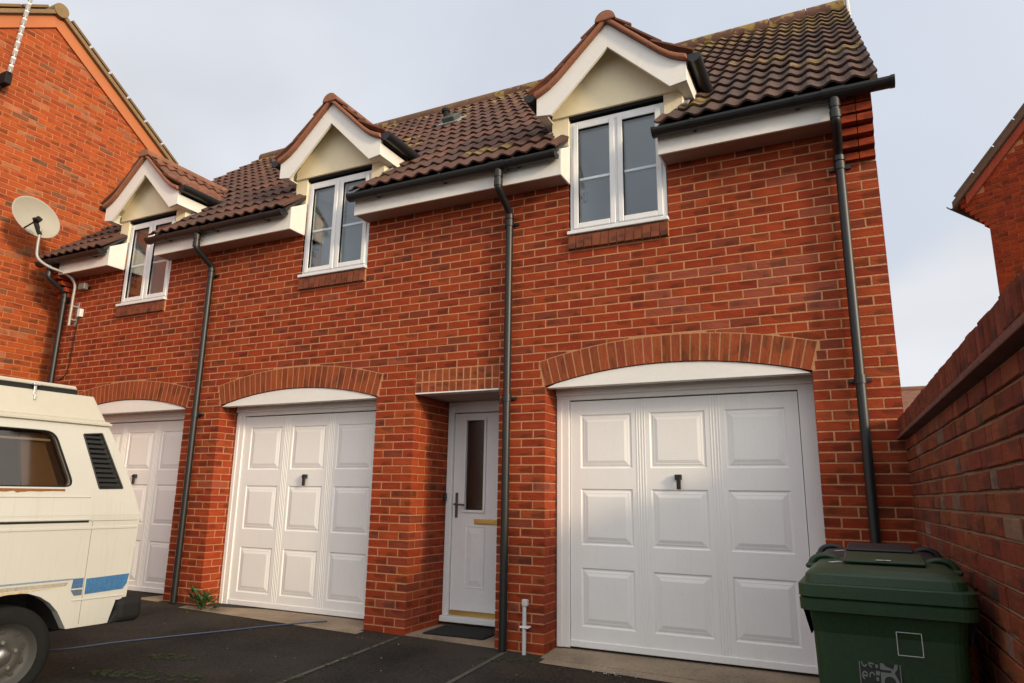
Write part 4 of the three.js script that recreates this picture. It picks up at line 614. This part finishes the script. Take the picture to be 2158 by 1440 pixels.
    for (let i = 0; i < 10; i++) { const a = i * .6283; obj('rim_slot', [(() => { const g = rb(-.006, .006, -.012, .012, -.02, .02, .005, 1); g.rotateX(-a); g.translate(-.075, .30 + .142 * Math.cos(a), zc + .142 * Math.sin(a)); return g; })()], M.dark, wh); }
  };
  wheel(-.26); wheel(2.2);
}

/* ================= wheelie bins ================= */
function roundRect(w, d, r, n = 5) { const o = []; for (const [cx, cz, a0] of [[w / 2 - r, d / 2 - r, 0], [-w / 2 + r, d / 2 - r, 90], [-w / 2 + r, -d / 2 + r, 180], [w / 2 - r, -d / 2 + r, 270]]) for (let i = 0; i <= n; i++) { const a = (a0 + 90 * i / n) * RAD; o.push([cx + r * Math.cos(a), cz + r * Math.sin(a)]); } return o; }
function loft(rings, closeTop = true, closeBottom = true) { // rings: [w, d, y, r, dz]
  const P = [], R = rings.map(([w, d, y, r, dz = 0]) => roundRect(w, d, r).map(([x, z]) => [x, y, z + dz])), n = R[0].length, q = (a, b, c, d) => P.push(...a, ...c, ...b, ...a, ...d, ...c);
  for (let k = 0; k < R.length - 1; k++) for (let i = 0; i < n; i++) { const j = (i + 1) % n; q(R[k][i], R[k][j], R[k + 1][j], R[k + 1][i]); }
  const cap = (r, up) => { const c = [r.reduce((s, p) => s + p[0], 0) / n, r[0][1], r.reduce((s, p) => s + p[2], 0) / n]; for (let i = 0; i < n; i++) { const j = (i + 1) % n; up ? P.push(...c, ...r[j], ...r[i]) : P.push(...c, ...r[i], ...r[j]); } };
  if (closeTop) cap(R[R.length - 1], true); if (closeBottom) cap(R[0], false);
  const g = new THREE.BufferGeometry(); g.setAttribute('position', new THREE.Float32BufferAttribute(P, 3)); g.computeVertexNormals(); return g;
}
function makeBin(label, m, x, z, turn, group) {
  const y = gy(x, z - .3) + .0, H = .92 - y, b = thing('wheelie_bin', label, 'bin', [x, y, z], turn, group); // origin: front middle of the rim
  const D = .70, c = -D / 2; // H: top of the rim
  obj('body', [loft([[.44, .46, .02, .05, c + .02], [.45, .47, .10, .05, c + .02], [.50, .60, H - .16, .05, c - .0], [.52, .64, H - .08, .05, c]])], m, b);
  obj('collar', [loft([[.545, .665, H - .085, .045, c], [.572, .70, H - .08, .05, c], [.575, .705, H - .04, .05, c], [.560, .69, H - .034, .05, c]])], m, b);
  obj('lid', [loft([[.562, .69, H - .034, .05, c], [.575, .715, H - .030, .05, c], [.575, .715, H + .012, .05, c], [.560, .70, H + .016, .05, c], [.532, .665, H + .018, .05, c], [.525, .655, H + .046, .05, c], [.510, .635, H + .052, .05, c], [.46, .56, H + .068, .07, c - .01], [.40, .48, H + .072, .07, c - .02]])], m, b);
  obj('lid_flap', [(() => { const g = rb(-.135, .155, 0, .012, -.19, .14, .006); g.rotateX(.04); g.translate(0, H + .083, c - .04); return g; })(), rb(-.125, .145, H + .06, H + .085, c - .23, c + .04, .01)], m, b);
  const loop = sx => { const t = new THREE.TorusGeometry(.05, .016, 8, 20, Math.PI); t.scale(1.1, .75, 1); t.rotateY(Math.PI / 2 * .0); t.translate(sx * .215, H + .045, c - .18); return t; };
  for (const s of [-1, 1]) { obj('lid_grip', [loop(s), rb(s * .215 - .08, s * .215 + .08, H + .028, H + .05, c - .22, c - .14, .01)], m, b); }
  obj('lid_label', [(() => { const g = bx(-.012, .012, 0, .002, -.035, .035); g.rotateY(-.5); g.translate(-.165, H + .072, c + .02); return g; })()], M.plasticGrey, b);
  obj('handle_bar', [rod(V(-.24, H + .02, -D - .035), V(.24, H + .02, -D - .035), .015), rb(-.25, -.21, H - .04, H + .03, -D - .05, -D + .02, .01), rb(.21, .25, H - .04, H + .03, -D - .05, -D + .02, .01)], m, b);
  for (const s of [-1, 1]) { obj('side_bracket', [poly([[0, 0], [.03, 0], [.005, -.10], [0, -.10]], -.06, .06).scale(s, 1, 1).translate(s * .255, H - .075, -.16)], M.blackMatt, b); obj('wheel', [rod(V(s * .19, .10, -D + .04), V(s * .25, .10, -D + .04), .10, 24)], M.rubber, b); }
  return b;
}
const bin = makeBin('dark green wheelie bin with white printed panel on its front', M.binGreen, -.285, 2.55, -.02);
makeBin('dark grey wheelie bin standing behind the green one', M.binGrey, -.285, 1.80, -.03);
{ // print on the front of the green bin
  const H = .92 - bin.position.y, cv = document.createElement('canvas'); cv.width = 512; cv.height = 512; const k = cv.getContext('2d'); k.fillStyle = '#0d1a10'; k.fillRect(0, 0, 512, 512); k.strokeStyle = '#70756f'; k.fillStyle = '#70756f'; k.lineWidth = 12; k.strokeRect(10, 10, 492, 492);
  k.lineWidth = 14; for (let r = 0; r < 4; r++) { const y = 85 + r * 108; for (let c = 0; c < 2; c++) { const x = 70 + c * 88; k.beginPath(); k.arc(x, y, 30, .4 + r * 1.3 + c, 5.4 + r * .7); k.stroke(); if ((r + c) % 2) { k.beginPath(); k.moveTo(x - 30, y); k.lineTo(x + 30, y + 4); k.stroke(); } } k.fillRect(205, y - 46, 46, 34); k.fillRect(205, y + 6, 30, 30); }
  k.beginPath(); k.moveTo(262, 45); k.lineTo(330, 100); k.lineTo(420, 120); k.lineTo(440, 70); k.lineTo(480, 50); k.lineTo(470, 110); k.lineTo(430, 150); k.lineTo(480, 220); k.lineTo(478, 330); k.lineTo(430, 430); k.lineTo(380, 470); k.lineTo(262, 380); k.closePath(); k.fill(); k.fillStyle = '#0d1a10'; k.beginPath(); k.ellipse(370, 230, 70, 48, 0, 0, 7); k.fill(); k.fillRect(262, 130, 130, 22); k.beginPath(); k.ellipse(360, 360, 46, 60, .6, 0, 7); k.fill();
  const t = new THREE.CanvasTexture(cv); t.colorSpace = THREE.SRGBColorSpace;
  const ga = Math.atan2(.02, H - .26) * 0; const tilt = -.118; // follows the taper of the body
  const place = (o, x, y) => { o.position.set(x, y, -.030 - (H - .08 - y) * .045 - (y < H - .16 ? (H - .16 - y) * .075 : 0) + .006); o.rotation.x = -.13; };
  const pm = mat({ map: t, roughness: .6 }); const logo = obj('printed_panel', new THREE.BoxGeometry(.135, .20, .0016), pm, bin); place(logo, -.036, H - .318);
  const fr = obj('printed_square', [bx(-.040, .040, .0365, .039, -.001, .001), bx(-.040, .040, -.039, -.0365, -.001, .001), bx(-.040, -.0375, -.0365, .0365, -.001, .001), bx(.0375, .040, -.0365, .0365, -.001, .001)], M.plasticGrey, bin); place(fr, .066, H - .172);
  const c2 = document.createElement('canvas'); c2.width = 128; c2.height = 48; const q = c2.getContext('2d'); q.fillStyle = '#dfe2dc'; q.fillRect(0, 0, 128, 48); q.fillStyle = '#222'; q.font = 'bold 40px sans-serif'; q.textAlign = 'center'; q.textBaseline = 'middle'; q.fillText('28', 66, 26); const t2 = new THREE.CanvasTexture(c2); t2.colorSpace = THREE.SRGBColorSpace;
  const st = obj('number_sticker', new THREE.PlaneGeometry(.052, .022), mat({ map: t2, roughness: .6 }), bin); st.position.set(.01, H + .0925, -.262); st.rotation.x = -Math.PI / 2 + .04;
}

/* ---------- render ---------- */
scene.traverse(o => { if (o.isMesh) { o.castShadow = true; o.receiveShadow = true; } });
const renderer = new THREE.WebGLRenderer({ antialias: true });
renderer.setSize(1024, 683);
renderer.shadowMap.enabled = true;
renderer.toneMapping = THREE.LinearToneMapping;
renderer.toneMappingExposure = EXPOSURE;
renderer.render(scene, camera);
